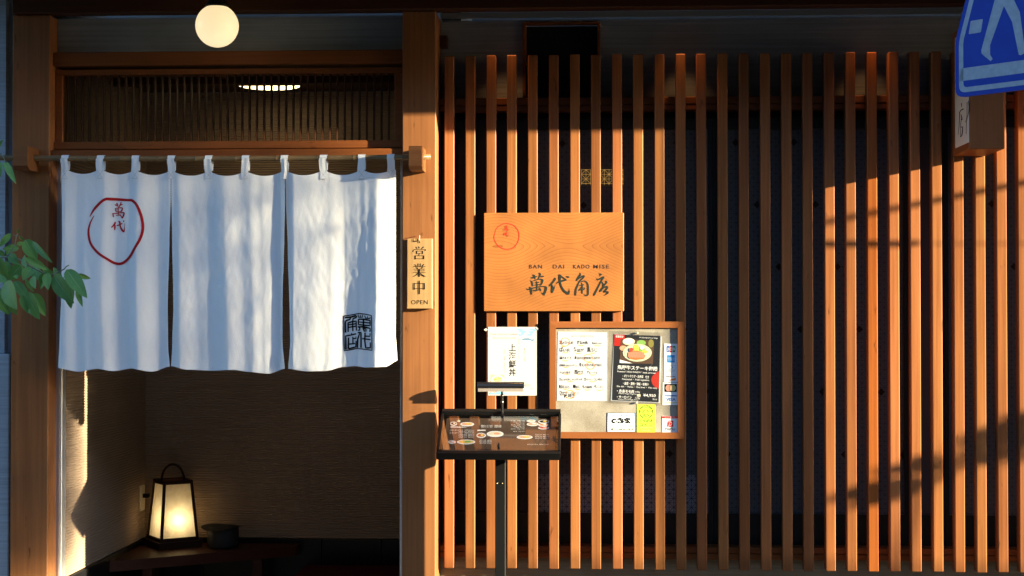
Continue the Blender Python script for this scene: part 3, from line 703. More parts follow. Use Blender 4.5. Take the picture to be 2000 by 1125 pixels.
# ------------------------------------------------------------------ globe lamp
gc = U(424, 50.5, -.35); gr = 42.5 * (gc.y - CAMY) / FPX
gl = thing('globe_lamp', (gc.x, gc.y, ZE + .10), 'round glowing white globe lamp hanging under the eave above the curtain', 'lamp')
GLOBE = plain('lit_opal_glass', (.8, .75, .6), .3, .4, emit=(1.0, .76, .42), es=.145)
MB().lathe((gc.x, gc.y, gc.z), [(gr * math.sin(R(a)), -gr * math.cos(R(a))) for a in range(0, 151, 10)] + [(gr * .5, gr * .87)], 32).build('globe', GLOBE, gl)
MB().lathe((gc.x, gc.y, gc.z), [(.0, gr * .86), (gr * .53, gr * .86), (gr * .55, gr * .95), (gr * .42, gr * 1.15), (gr * .42, ZE + .10 - gc.z), (0, ZE + .10 - gc.z)], 24).build('lamp_holder', BLACK, gl)
# ------------------------------------------------------------------ downlights under the soffit (their light falls on the slat tops)
for px, lab in ((985, 'small recessed downlight lighting slat tops near the small dark window'), (1337, 'small recessed downlight lighting slat tops at the middle of the screen'), (1700, 'small recessed downlight lighting slat tops near the blue road sign')):
    x = X(px, 0); zz = ZB + .045
    d = thing('downlight', (x, -.030, zz), lab, 'lamp', 'downlights above the slats')
    MB().lathe((x, -.030, zz), [(.0, .01), (.035, .01), (.038, -.03), (.030, -.03), (.026, 0), (0, 0)], 16).build('can', BLACK, d)
    ld = bpy.data.lights.new('downlight_beam', 'SPOT'); ld.energy = .75; ld.color = (1, .46, .15); ld.spot_size = R(66); ld.spot_blend = .7; ld.shadow_soft_size = .012
    lo = bpy.data.objects.new('beam', ld); COL.objects.link(lo); lo.parent = d; lo.location = (0, 0, -.032)
# ------------------------------------------------------------------ vestibule furniture
cl = thing('ceiling_lamp', (X(524, .86), .86, VZ - .03), 'flat round lit ceiling lamp seen through the transom bars', 'lamp')
c0 = Vector((X(524, .86), .86, VZ - .028))
MB().lathe(c0, [(0, -.005), (.145, -.005), (.155, -.001), (.155, 0), (0, 0)], 32).build('diffuser', plain('lit_diffuser', (.8, .8, .7), .4, emit=(1, .78, .38), es=.85), cl)
MB().lathe(c0, [(0, .001), (.162, .001), (.162, .0275), (0, .0275)], 32).build('base', BLACKM, cl)
hb = Z(1100, .70, 215)
P1 = U(205, 1103, .70); P2 = U(578, 1068, 1.2)
hb = .372
bench = thing('corner_bench', (-1.9, 1.1, 0), 'low reddish wooden corner bench under the paper lantern', 'bench')
top = [(VX0 + .014, .66), (-1.47, 1.19), (-1.47, VY1 - .014), (VX0 + .014, VY1 - .014)]
MB().prism(top, hb - .05, hb, lambda p, a: Vector((p[0], p[1], a))).build('bench_top', W_BENCH, bench)
for (a, b) in ((VX0 + .16, .80), (-1.66, 1.14), (VX0 + .08, 1.2)):
    MB().cbox(a - .025, a + .025, b - .025, b + .025, .013, hb - .051, .002).build('leg', W_BENCH, bench)
# lantern
LB = U(328, 1078, 1.03); LB.z = hb + .0005
lan = thing('paper_lantern', (LB.x - .012, LB.y + .13, hb), 'glowing four sided paper lantern with dark wooden frame and hooped handle', 'lantern', rot=(0, 0, R(36)))
A0, A1, LH = .100, .073, .335            # half sides bottom, top; height
def lerp(a, b, t): return a + (b - a) * t
def ring(mb, z0, z1, grow=.0, depth=.012):
    t0, t1 = z0 / LH, z1 / LH; a, b = lerp(A0, A1, t0) + grow, lerp(A0, A1, t1) + grow
    for s in range(4):
        M = Matrix.Rotation(R(90 * s), 4, 'Z')
        v = [(-a, -a, z0), (a, -a, z0), (b, -b, z1), (-b, -b, z1), (-a + depth, -a + depth, z0), (a - depth, -a + depth, z0), (b - depth, -b + depth, z1), (-b + depth, -b + depth, z1)]
        mb.add([M @ Vector(p) for p in v], [(0, 1, 2, 3), (5, 4, 7, 6), (0, 4, 5, 1), (3, 2, 6, 7)])
def local(name, mb, mat, parent):
    o = mb.build(name, mat, None); o.parent = parent; return o
mb = MB(); mb.box(-A0 - .014, A0 + .014, -A0 - .014, A0 + .014, .0, .034); local('base', mb, W_LAMP, lan)
mb = MB(); ring(mb, .034, .052, .003); ring(mb, LH - .018, LH, .003); local('frame_ring', mb, W_LAMP, lan)
for sx in (-1, 1):
    for sy in (-1, 1):
        a = lerp(A0, A1, .1) + .003; b = A1 + .003; h = .013
        mb = MB(); q = lambda r, z: [(sx * r, sy * r, z), (sx * (r - h), sy * r, z), (sx * (r - h), sy * (r - h), z), (sx * r, sy * (r - h), z)]
        mb.add(q(a, .034) + q(b, LH), [(0, 1, 2, 3), (4, 5, 6, 7), (0, 1, 5, 4), (1, 2, 6, 5), (2, 3, 7, 6), (3, 0, 4, 7)]); local('corner_post', mb, W_LAMP, lan)
local('lid', MB().box(-A1 + .004, A1 - .004, -A1 + .004, A1 - .004, LH - .012, LH - .004), W_BEAM, lan)
m = bpy.data.materials.new('lantern_paper'); m.use_nodes = True; nt = m.node_tree
for n in list(nt.nodes): nt.nodes.remove(n)
oo = N(nt, 'ShaderNodeOutputMaterial'); mx = N(nt, 'ShaderNodeMixShader'); mx.inputs[0].default_value = .6
df = N(nt, 'ShaderNodeBsdfDiffuse'); tl = N(nt, 'ShaderNodeBsdfTranslucent'); tcn = N(nt, 'ShaderNodeTexCoord'); nn = N(nt, 'ShaderNodeTexNoise'); nn.inputs['Scale'].default_value = 30; nn.inputs['Detail'].default_value = 6
cr = N(nt, 'ShaderNodeValToRGB'); cr.color_ramp.elements[0].color = (.74, .68, .52, 1); cr.color_ramp.elements[1].color = (.84, .80, .66, 1); cr.color_ramp.elements[0].position = .3; cr.color_ramp.elements[1].position = .6
nt.links.new(tcn.outputs['Object'], nn.inputs['Vector']); nt.links.new(nn.outputs['Fac'], cr.inputs[0]); nt.links.new(cr.outputs[0], df.inputs[0]); nt.links.new(cr.outputs[0], tl.inputs[0])
nt.links.new(df.outputs[0], mx.inputs[1]); nt.links.new(tl.outputs[0], mx.inputs[2]); nt.links.new(mx.outputs[0], oo.inputs[0]); LPAPER = m
for s in range(4):
    M = Matrix.Rotation(R(90 * s), 4, 'Z'); a, b = lerp(A0, A1, .052 / LH) - .004, A1 - .004
    mb = MB().add([M @ Vector(p) for p in ((-a, -a, .05), (a, -a, .05), (b, -b, LH - .016), (-b, -b, LH - .016))], [(0, 1, 2, 3)])
    local('paper_pane', mb, LPAPER, lan)
mb = MB().tube([(math.cos(R(t)) * .058, 0, LH - .006 + (math.sin(R(t)) * .082)) for t in range(0, 181, 12)], .0058, 8); h_ = local('handle', mb, W_LAMP, lan); h_.rotation_euler = (0, 0, R(-36))
mb = MB().lathe((0, 0, .125), [(0, -.022), (.016, -.016), (.022, 0), (.016, .016), (.008, .03), (0, .03)], 12); local('bulb', mb, plain('lit_bulb', (.8, .8, .7), .4, emit=(1, .78, .40), es=1.3), lan)
lb = bpy.data.lights.new('lantern_bulb_light', 'POINT'); lb.energy = .115; lb.color = (1, .72, .38); lb.shadow_soft_size = .026
lo = bpy.data.objects.new('bulb_light', lb); COL.objects.link(lo); lo.parent = lan; lo.location = (.0, -.035, .135)
# pot with lid of cloth
pc = Vector((X(437, 1.13), 1.13, hb + .0005))
pt = thing('lidded_pot', pc, 'small dark round pot with a flat wavy lid beside the lantern', 'pot')
MB().lathe(pc, [(0, 0), (.072, 0), (.077, .012), (.078, .10), (.074, .104), (0, .104)], 28).build('body', plain('dark_iron', (.02, .02, .02), .6, .3), pt)
def lidf(u, v):
    a = 2 * math.pi * u; r = .106 * v * (1 + .04 * math.cos(4 * a)); return pc + Vector((r * math.cos(a), r * math.sin(a), .112 + .008 * math.cos(2 * a + 1) * v - .012 * v * v))
MB().grid(lidf, 32, 6).build('lid', plain('dark_lid', (.022, .019, .017), .7, .2), pt)
rb = thing('red_stool', (X(700, 1.1), 1.1, 0), 'low dark red covered seat at the foot of the back wall', 'stool')
MB().cbox(X(598, 1.25), VX1 - .02, .86, 1.255, .20, Z(1104, 1.25, 700), .006).build('seat', plain('dark_red_felt', (.05, .006, .005), .9, .1), rb)
for a in (X(620, 1.2), VX1 - .07): MB().box(a, a + .04, .9, .94, .013, .199).build('leg', W_DARK, rb)
ot = thing('wall_outlet', (VX0 + .004, 1.2, Z(972, 1.2, 283)), 'cream wall socket with black plug on the ribbed left wall', 'socket')
MB().cbox(VX0 + .002, VX0 + .014, 1.165, 1.235, Z(997, 1.2, 283), Z(948, 1.2, 283), .003).build('plate', plain('cream_plastic', (.6, .54, .42), .4), ot)
MB().cbox(VX0 + .0145, VX0 + .045, 1.19, 1.215, Z(972, 1.2, 283), Z(964, 1.2, 283), .002).build('plug', BLACK, ot)
# ------------------------------------------------------------------ open sign on the right pillar
oy = PF - .024
os_ = thing('open_sign', (X(820, oy), oy, Z(603, oy)), 'narrow pale wooden board lettered with three black characters above OPEN', 'sign')
MB().cbox(X(795, oy), X(844.5, oy), oy, PF - .004, Z(603, oy, 820), Z(466, oy, 820), .002).build('board', W_PALE, os_)
EIGYO = [[(165, 165, 10), (185, 192, 14)], [(205, 160, 10), (218, 187, 14)], [(280, 165, 16), (248, 198, 7)], [(125, 238, 16), (146, 206, 8), (300, 206, 6), (312, 212, 14), (292, 224, 4)], [(178, 225, 14), (178, 270, 14)], [(178, 228, 6), (265, 228, 6)], [(265, 225, 14), (265, 270, 14)], [(178, 262, 5), (265, 262, 5)], [(222, 264, 10), (205, 292, 5)],
 [(158, 292, 16), (158, 348, 16)], [(158, 296, 6), (285, 296, 6)], [(282, 292, 16), (282, 346, 16)], [(158, 340, 6), (282, 340, 6)],
 [(150, 420, 8), (175, 450, 12)], [(200, 410, 12), (200, 455, 10)], [(235, 410, 12), (235, 455, 10)], [(288, 420, 12), (255, 455, 6)], [(125, 456, 6), (312, 456, 6)], [(180, 460, 8), (195, 490, 13)], [(268, 460, 11), (246, 490, 6)], [(135, 492, 6), (303, 492, 6)], [(145, 517, 6), (303, 517, 6)], [(125, 543, 6), (314, 543, 6)], [(217, 492, 18), (217, 605, 17)], [(208, 545, 11), (170, 582, 8), (122, 606, 4)], [(228, 545, 8), (262, 580, 14), (308, 600, 12)],
 [(143, 695, 15), (143, 795, 17)], [(143, 701, 6), (290, 701, 6)], [(292, 695, 17), (292, 790, 17)], [(143, 776, 6), (292, 776, 6)], [(218, 660, 17), (218, 857, 18)],
 [(130, 50, 10), (130, 82, 14), (190, 84, 8)], [(182, 50, 8), (190, 60, 8), (186, 84, 6)], [(212, 84, 14), (226, 108, 18)]]
mp = wall_map(oy)
mb = MB().strokes(EIGYO, mp, 0, None, 790, 460, 7.5, 1.0, sub=2); mb.text('OPEN', 819.2, 594.2, 11.8, mp, 0, None, 'CENTER', off=-.006, width=32.5, space=1.1); mb.build('lettering', INK, os_)
hk = U(819.3, 462, oy - .002)
MB().tube([hk + Vector((0, .02, .006)), hk + Vector((0, 0, .004)), hk, hk + Vector((.001, -.001, -.012)), hk + Vector((.0, .0, -.018))], .0012, 6).build('hook', STEEL, os_)
# ------------------------------------------------------------------ signboard on the slats
sy = -.0145
sg = thing('shop_signboard', (X(1081.5, sy), sy, Z(608, sy)), 'flat sawn orange timber signboard with carved dark characters and a small red circle', 'sign')
bo = MB().cbox(X(945, sy), X(1218.5, sy), sy, -.0015, Z(608, sy, 1080), Z(415.5, sy, 1080), .002).build('board', SIGNWOOD, sg)
bo.data.update()
mp = wall_map(sy)
BAN = [[(310, 330, 30), (360, 330, 60), (450, 310, 60), (550, 270, 20)], [(370, 215, 20), (430, 250, 80), (455, 320, 70), (480, 385, 15)], [(600, 145, 10), (650, 190, 80), (640, 260, 60), (570, 390, 30)], [(640, 300, 20), (740, 280, 60), (800, 270, 20)], [(300, 430, 15), (345, 470, 50), (370, 560, 60), (385, 645, 40)],
 [(390, 450, 25), (500, 410, 40), (640, 380, 40), (720, 400, 70), (740, 430, 90), (720, 510, 70), (680, 590, 50), (640, 600, 20)], [(410, 525, 20), (500, 505, 30), (620, 490, 40)], [(430, 610, 20), (520, 590, 35), (680, 575, 40)], [(530, 450, 30), (540, 600, 55), (540, 700, 50), (540, 760, 40)],
 [(150, 720, 10), (210, 760, 50), (280, 740, 40), (380, 710, 50), (520, 680, 40), (680, 650, 45), (800, 650, 40), (870, 680, 80), (870, 740, 90), (845, 830, 80), (810, 920, 70), (820, 985, 10)], [(260, 670, 20), (320, 720, 80), (335, 850, 75), (345, 950, 40)], [(400, 775, 15), (460, 800, 60), (560, 780, 40), (650, 760, 40)], [(620, 690, 20), (660, 750, 60), (690, 825, 20)], [(700, 870, 10), (760, 910, 40), (810, 960, 50)],
 [(1190, 320, 20), (1205, 380, 70), (1130, 480, 60), (1050, 580, 60), (990, 635, 30)], [(1090, 580, 30), (1110, 700, 80), (1105, 820, 85), (1100, 885, 40)], [(1140, 780, 60), (1180, 690, 30), (1215, 590, 8)],
 [(1345, 210, 20), (1385, 250, 85), (1380, 370, 75), (1390, 480, 60), (1440, 650, 60), (1530, 800, 75), (1650, 890, 85), (1700, 905, 90), (1735, 905, 50)], [(1722, 880, 60), (1725, 780, 25), (1718, 690, 6)], [(1240, 560, 10), (1330, 490, 40), (1480, 440, 70), (1600, 410, 60), (1625, 400, 20)], [(1385, 230, 30), (1500, 320, 35), (1620, 400, 40)], [(1615, 265, 10), (1690, 300, 60), (1725, 320, 40)]]
KAKU = [[(400, 150, 10), (440, 200, 70), (370, 310, 75), (290, 440, 60)], [(330, 420, 20), (420, 330, 40), (540, 270, 70), (600, 280, 60)], [(590, 290, 40), (500, 370, 60), (410, 460, 50), (340, 600, 60), (280, 750, 75), (260, 900, 80), (260, 985, 50)],
 [(430, 500, 10), (520, 455, 40), (610, 450, 40), (680, 510, 60), (720, 620, 70), (720, 780, 75), (720, 920, 70), (680, 980, 50), (620, 970, 40), (560, 925, 10)], [(480, 510, 25), (510, 600, 50), (505, 750, 55), (505, 910, 50)], [(385, 620, 15), (470, 600, 40), (580, 580, 30)], [(480, 660, 15), (410, 770, 40), (390, 800, 40)], [(370, 790, 25), (470, 770, 40), (590, 745, 40), (575, 670, 15)],
 [(1120, 170, 10), (1180, 200, 55), (1230, 215, 35)], [(1190, 225, 30), (1130, 280, 8)], [(1045, 340, 15), (1080, 400, 45), (1180, 360, 55), (1280, 310, 70), (1320, 300, 50)], [(1300, 320, 50), (1220, 430, 50), (1120, 620, 55), (1020, 820, 65), (960, 930, 70), (940, 985, 40)], [(1230, 470, 20), (1280, 560, 50), (1280, 650, 50)],
 [(1370, 435, 20), (1410, 490, 55), (1330, 590, 40), (1270, 680, 50), (1190, 800, 75), (1150, 830, 40)], [(1230, 760, 40), (1320, 680, 50), (1400, 650, 55), (1430, 690, 70), (1390, 760, 60), (1330, 820, 60), (1310, 850, 45), (1400, 840, 45), (1450, 870, 80), (1380, 940, 30), (1300, 990, 6)]]
mb = MB().strokes(BAN, mp, 0, None, 1020, 525, 18.756); mb.strokes(KAKU, mp, 0, None, 1110, 525, 18.756); mb.build('carved_characters', CARVE, sg)
mb = MB()
for s_, a, b in (('BAN', 1033.5, 1058.8), ('DAI', 1080, 1102), ('KADO', 1119.5, 1151.5), ('MISE', 1159, 1189.5)):
    mb.text(s_, a, 524.3, 10.6, mp, 0, None, 'LEFT', off=.012, width=b - a, space=1.25)
mb.build('lettering', plain('brown_black_ink', (.035, .012, .008), .6), sg)
mb = MB().strokes([[(240 + 0, 262, 4), (270, 220, 6), (320, 192, 7), (370, 188, 7), (430, 210, 7), (470, 260, 7), (480, 315, 7), (465, 375, 7), (425, 425, 7), (365, 444, 7), (305, 432, 7), (258, 395, 6), (230, 335, 5), (238, 285, 4), (247, 264, 3)]], mp, 0, None, 920, 400, 5.1125, 1.1, sub=5)
def shift(sts, ox, oy, k): return [[(ox + (p[0] - 380) * k, oy + (p[1] - 550) * k, p[2] * k) for p in st] for st in sts]
mb.strokes(shift(BANDAI, 348, 260, .155), mp, .5, None, 920, 400, 5.1125, 1.0); mb.build('circle_emblem', REDP, sg)
# ------------------------------------------------------------------ set meal poster taped to the slats
py_ = -.0022
po = thing('rice_bowl_poster', (X(1001, py_), py_, Z(773, py_)), 'white paper poster with blue waves and tuna taped to slats behind menu stand', 'poster')
sheet = MB().box(X(953, py_), X(1048.5, py_), py_, -.0012, Z(772.5, py_, 1000), Z(638.5, py_, 1000)).build('sheet', PAPER, po)
mp = wall_map(py_, .0003); BLUEP = plain('print_blue', (.20, .50, .72), .6); BLUED = plain('print_navy', (.13, .22, .33), .6)
FS = plain('print_salmon', (.75, .36, .22), .6); GREENP = plain('print_green', (.22, .42, .10), .6); CREAM = plain('print_cream', (.72, .66, .48), .6); YELLOWP = plain('print_yellow', (.85, .55, .08), .6)
mb = MB(); mb.text('Fresh Assorted Sashimi', 957.5, 654.3, 5.4, mp, 0, INKG, width=53); mb.text('Rice bowl set meal', 963.5, 661.5, 5.4, mp, 0, INKG, width=43)
mb.text('上海鮮丼', 1000.8, 685, 16, mp, 0, INK, vertical=True, off=.012, sx=.92)
mb.text('あわび・いくら・生うに', 1013.5, 664, 4.0, mp, 0, INKG, vertical=True, off=-.004); mb.text('限定10食', 1025.5, 684, 5.2, mp, 0, INKG, vertical=True); mb.text('小鉢・漬物・味噌汁付き', 985.5, 686, 4.2, mp, 0, INKG, vertical=True, off=-.004)
mb.text('¥1,870', 1036, 755, 7.2, mp, 0, INKG, 'RIGHT'); mb.text('税込', 1036, 760, 3, mp, 0, INKG)
for ox in (0, 17):
    mb.poly([(1012 + ox, 646.5), (1028 + ox, 646.5), (1025.5 + ox, 650), (1020 + ox, 656), (1014 + ox, 656.5), (1011.5 + ox, 653), (1014 + ox, 652), (1017 + ox, 653), (1019 + ox, 650.5)], mp, 0, BLUEP)
for k in range(3): mb.strokes([[(1011 + 12 * i, 645 - 1.5 * k + (1.6 if i % 2 else -.6), .9) for i in range(4)]], mp, .5 + k * .3, BLUEP)
mb.poly([(1018, 664), (1024, 660.5), (1032, 660), (1039, 663), (1044, 661.5), (1042, 664.5), (1044, 668), (1039, 665.5), (1030, 668), (1022, 667)], mp, 0, BLUED); mb.poly([(1019, 665.2), (1030, 665.3), (1037, 665.2), (1029, 669.5), (1022, 668)], mp, 1, PAPERW)
mb.rect(958.5, 732, 985, 768, mp, 0, FS); mb.ell(972, 742, 13, 9.5, mp, 1, CREAM); mb.ell(972, 741, 8, 5.5, mp, 2, FS); mb.ell(968, 741, 3, 2, mp, 3, GREENP); mb.ell(976, 739, 2.5, 2, mp, 3, YELLOWP)
mb.poly([(956, 769.5), (961, 765), (965, 768), (972, 764.5), (984, 764.5), (988, 768), (994, 767), (990, 770)], mp, 3.5, BLUEP)
mb.build('print', None, sheet)
mb = MB(); TAPE = plain('clear_tape', (.55, .5, .45), .25, .5)
for a, b, c, d in ((945, 641, 953, 648), (1047, 639, 1052, 643)): mb.poly([(a, b + 3), (a + 4, b + 6), (c, b + 3), (c - 4, b)], wall_map(-.003), 0)
mb.build('tape', TAPE, po)
# ------------------------------------------------------------------ notice board
ny = -.0185
nbt = thing('notice_board', (X(1204, ny), ny, Z(857, ny)), 'framed pin board with orange timber frame fixed to the slats', 'notice board')
W_FRAME = wood('notice_frame_timber', (0.229, 0.078, 0.025), 'X', .45, .25, 60, .05); W_FRAMEV = wood('notice_frame_timber_upright', (0.229, 0.078, 0.025), 'Z', .45, .25, 60, .05)
x0, x1, z0, z1 = X(1073.5, ny), X(1336, ny), Z(856.5, ny, 1200), Z(628, ny, 1200); fw = X(1012.2, ny) - X(1000, ny)
for pts in ([(x0, z1), (x1, z1), (x1 - fw, z1 - fw), (x0 + fw, z1 - fw)], [(x0, z0), (x1, z0), (x1 - fw, z0 + fw), (x0 + fw, z0 + fw)]):
    MB().prism(pts, ny, -.001, lambda p, a: Vector((p[0], a, p[1]))).build('frame_rail', W_FRAME, nbt)
for pts in ([(x0, z0 + .0004), (x0 + fw - .0002, z0 + fw), (x0 + fw - .0002, z1 - fw), (x0, z1 - .0004)], [(x1, z0 + .0004), (x1 - fw + .0002, z0 + fw), (x1 - fw + .0002, z1 - fw), (x1, z1 - .0004)]):
    MB().prism(pts, ny - .0006, -.001, lambda p, a: Vector((p[0], a, p[1]))).build('frame_rail', W_FRAMEV, nbt)
by = -.009
MB().box(x0 + fw - .003, x1 - fw + .003, by, -.002, z0 + fw - .003, z1 - fw + .003).build('backing', CORK, nbt)
def sheet_thing(name, quad, label, cat, mat, y=by, th=.0012, group=None):
    """flat sheet of four pixel corners standing on the board"""
    a = [U(p[0], p[1], y) for p in quad]; c = sum(a, Vector()) / 4
    t = thing(name, (c.x, y, min(v.z for v in a)), label, cat, group)
    MB().add([Vector((v.x, y - th, v.z)) for v in a] + [Vector((v.x, y - .0002, v.z)) for v in a], [(0, 1, 2, 3), (7, 6, 5, 4), (0, 4, 5, 1), (1, 5, 6, 2), (2, 6, 7, 3), (3, 7, 4, 0)]).build('sheet', mat, t)
    return t, wall_map(y - th, .0003)
# handwritten menu
t, mp = sheet_thing('handwritten_menu', [(1089.5, 647.5), (1185.5, 649), (1186, 783.5), (1087.8, 782.5)], 'white handwritten menu sheet with orange circles and underlines, left on the notice board', 'menu sheet', PAPERG)
mb = MB(); s = 6.246
def hp(x, y): return 1070 + x / s, 620 + y / s
mb.text('本日の一品料理とお約束', *hp(285, 238), 4.2, mp, 0, INKG, width=44)
rows = [(325, [(140, 312, '活〆ひらめ'), (350, 488, 'するめ焼'), (535, 665, '大海老ふらい')]), (418, [(145, 270, 'ばい貝'), (310, 440, 'あほが'), (480, 610, '真あじ')]), (508, [(142, 290, '漬けまぐろ'), (325, 640, '本日のお刺身盛り合わせ')]), (596, [(140, 355, 'お刺身カルパッチョ'), (380, 665, '冬えのかわねぎ和え')]),
        (685, [(140, 280, 'トロり茄子'), (325, 435, '蒸焼き'), (475, 605, 'アヒージョ')]), (770, [(138, 420, 'ひじきの冷しゃぶサラダ'), (440, 670, 'カリベーコン和え')]), (862, [(135, 270, '鮎天ぷら'), (305, 400, '鰻なし'), (420, 540, 'もろ豚焼'), (560, 685, 'ベーコン')]), (935, [(142, 380, 'ひだサーロイン')]), (975, [(150, 335, '一枚焼き')])]
for yb, items in rows:
    for (a, b, tx) in items:
        for k, ch in enumerate(tx):
            cw = (b - a) / len(tx) / s; h = min(9.5, cw * 1.3) * (1.18 if k == 0 else random.uniform(.8, 1.0))
            px_, py2 = hp(a, yb); mb.text(ch, px_ + (k + .5) * cw, py2 + random.uniform(-.4, .4), h, mp, 0, INK, 'CENTER', sx=min(1, cw / h * 1.1), off=.022 if k < 2 else .008, rot=random.uniform(-.08, .08))
for cx, cy, rx, ry in ((210, 300, 55, 50), (490, 495, 55, 45), (515, 590, 52, 42), (270, 940, 55, 50)):
    mb.strokes([[(hp(cx + rx * math.cos(t_), cy + ry * math.sin(t_)) + (random.uniform(1.1, 1.9),)) for t_ in [-2.6 + 6.1 * i / 14 for i in range(15)]]], mp, -.4 - cx * .0005, ORANGE)
for ux, uy in ((190, 350), (405, 340), (600, 343), (215, 428), (370, 436), (540, 434), (210, 525), (220, 605), (230, 690), (385, 692), (545, 698), (270, 780), (545, 780), (215, 872), (360, 875), (480, 882), (630, 885)):
    mb.strokes([[hp(ux - 38, uy - 3) + (.5,), hp(ux - 10, uy + 4) + (1.7,), hp(ux + 22, uy + 2) + (1.4,), hp(ux + 42, uy - 6) + (.4,)]], mp, -.6, ORANGE)
mb.build('print', None, t)
# steak poster in a plastic sleeve
q = [(1199.5, 652), (1293, 657), (1288.5, 787), (1192.5, 783)]
t, mp = sheet_thing('steak_poster', q, 'black steak set menu with plate photograph in a clear plastic sleeve', 'poster', PAPERG)
mb = MB(); DARKP = plain('poster_black', (.022, .024, .030), .35, .4); WHITEP = plain('print_white', (.80, .80, .80), .5)
s = 6.619; rot = R(2.6)
def sp(x, y): return 1180 + x / s, 630 + y / s
mb.poly([sp(132, 152), sp(727, 172), sp(705, 1030), sp(102, 1003)], mp, 0, DARKP)
mb.poly([sp(134, 155), sp(265, 160), sp(264, 212), sp(212, 215), sp(208, 300), sp(130, 300)], mp, 1, REDP)
mb.ell(*sp(705, 740), .2, .2, mp, 1, REDP)
mb.poly([sp(714, 628), sp(660, 650), sp(618, 700), sp(606, 745), sp(625, 800), sp(660, 838), sp(709, 858)], mp, 1, plain('print_dark_red', (.42, .03, .02), .5))
mb.poly([sp(215, 218), sp(645, 228), sp(632, 535), sp(200, 522)], mp, 1, plain('print_brown', (.10, .055, .035), .5))
mb.ell(*sp(318, 245), 12, 7, mp, 2, CREAM); mb.ell(*sp(318, 240), 10.5, 5, mp, 3, WHITEP); mb.ell(*sp(480, 262), 9, 5.5, mp, 2, GREENP); mb.ell(*sp(605, 270), 5.5, 8, mp, 2, plain('print_olive', (.25, .22, .06), .5)); mb.ell(*sp(245, 330), 7, 5, mp, 2, FS)
mb.ell(*sp(428, 390), 28.5, 17.5, mp, 4, plain('plate_print', (.55, .58, .42), .5)); mb.ell(*sp(428, 388), 25, 14.5, mp, 5, plain('plate_print_inner', (.62, .64, .48), .5))
mb.ell(*sp(455, 345), 11, 5, mp, 6, GREENP); mb.ell(*sp(415, 330), 5.5, 7, mp, 7, YELLOWP); mb.ell(*sp(488, 325), 4, 3.2, mp, 8, WHITEP); mb.ell(*sp(520, 378), 6, 3, mp, 7, YELLOWP)
STEAK = plain('steak_print', (.62, .16, .10), .5); SAUCE = plain('sauce_print', (.42, .12, .03), .5)
mb.poly([sp(300, 420), sp(330, 372), sp(420, 360), sp(500, 385), sp(535, 430), sp(515, 468), sp(420, 482), sp(330, 465)], mp, 8, SAUCE)
for i in range(6):
    mb.poly([sp(310 + 34 * i, 375 + abs(i - 2) * 4), sp(345 + 34 * i, 372 + abs(i - 2) * 4), sp(352 + 34 * i, 440 + i * 3), sp(326 + 34 * i, 462), sp(306 + 32 * i, 430)], mp, 9 + i * .3, STEAK)
mb.ell(*sp(350, 350), 3.9, 4.0, mp, 12, plain('tomato_print', (.75, .05, .03), .4))
mb.poly([sp(202, 478), sp(368, 527), sp(200, 522)], mp, 3, WHITEP)
def wt(tx, x, y, h, width, off=.0, mat=WHITEP): mb.text(tx, *sp(x, y), h / s, mp, 2, mat, rot=rot, width=width / s, off=off)
wt('数量限定', 150, 190, 30, 100, .01); wt('the photograph is an image', 455, 198, 24, 235)
wt('飛騨牛ステーキ御膳', 172, 598, 58, 515, .02); wt('Premium“ HIDA WAGYU ” steak set meal', 170, 640, 30, 490, .006)
wt('・ポテトサラダ・生野菜　付き', 238, 704, 38, 340, .012); wt('Potatosalad ・ Fresh vegetables', 232, 740, 30, 350, .004); wt('・副菜・漬物・御飯・味噌汁', 245, 800, 40, 330, .012); wt('Side dish ・ Pickles ・ Rice bowl ・ Miso soup', 162, 832, 30, 520, .004)
wt('・赤身モモ肉', 165, 900, 46, 220, .018); wt('140g', 402, 905, 30, 60); wt('Premium Wagyu Thigh Cut', 185, 922, 24, 235); wt('・サーロイン', 165, 975, 42, 190, .018); wt('120g', 402, 982, 30, 58); wt('Premium Cut of Wagyu Sirloin', 180, 996, 24, 260); wt('¥4,950', 505, 955, 50, 160, .012); wt('税込み', 625, 1000, 24, 60)
mb.poly([sp(425, 925), sp(470, 927), sp(469, 958), sp(424, 956)], mp, 2, CREAM)
mb.build('print', None, t)
mb = MB(); g = wall_map(by - .0035)
mb.poly([(1195.5, 645), (1296, 649.5), (1290, 792), (1187, 786.5)], g); mb.build('sleeve', ACRYL, t)
mb = MB()
for p in ((1244.5, 650.5), (1243.5, 786.5)): mb.lathe(U(p[0], p[1], by - .006), [(0, -.004), (.003, -.003), (.0045, 0), (.003, .003), (0, .004)], 10)
mb.build('pin', plain('pin_cream', (.62, .56, .42), .3), t)
# card strip stickers
t, mp = sheet_thing('card_sticker', [(1297, 671), (1324.5, 671.5), (1324, 746), (1296.5, 746)], 'upper white sticker of four card company marks at right of notice board', 'sticker', PAPERW, group='payment stickers on the notice board')
CB = plain('mark_blue', (.02, .12, .42), .4); CR = plain('mark_red', (.45, .02, .03), .4); CG = plain('mark_green', (.02, .22, .07), .4); CAX = plain('mark_sky_blue', (.04, .27, .62), .4)
mb = MB()
for i, c in enumerate((CB, CR, CG)):
    x = 1301.8 + i * 6.0; mb.poly([(x + 1.5, 675.5), (x + 5.3, 675.5), (x + 5.3, 686), (x + 3.6, 688), (x, 688), (x, 677)], mp, 0, c)
mb.text('JCB', 1310.6, 684.2, 7.2, mp, 1, WHITEP, 'CENTER', off=.02, width=16)
mb.rect(1303, 693.5, 1318, 708, mp, 0, CAX); mb.text('AMERICAN', 1310.5, 700.5, 3, mp, 1, WHITEP, 'CENTER', width=13.5); mb.text('EXPRESS', 1311.5, 704, 3, mp, 1, WHITEP, 'CENTER', width=12)
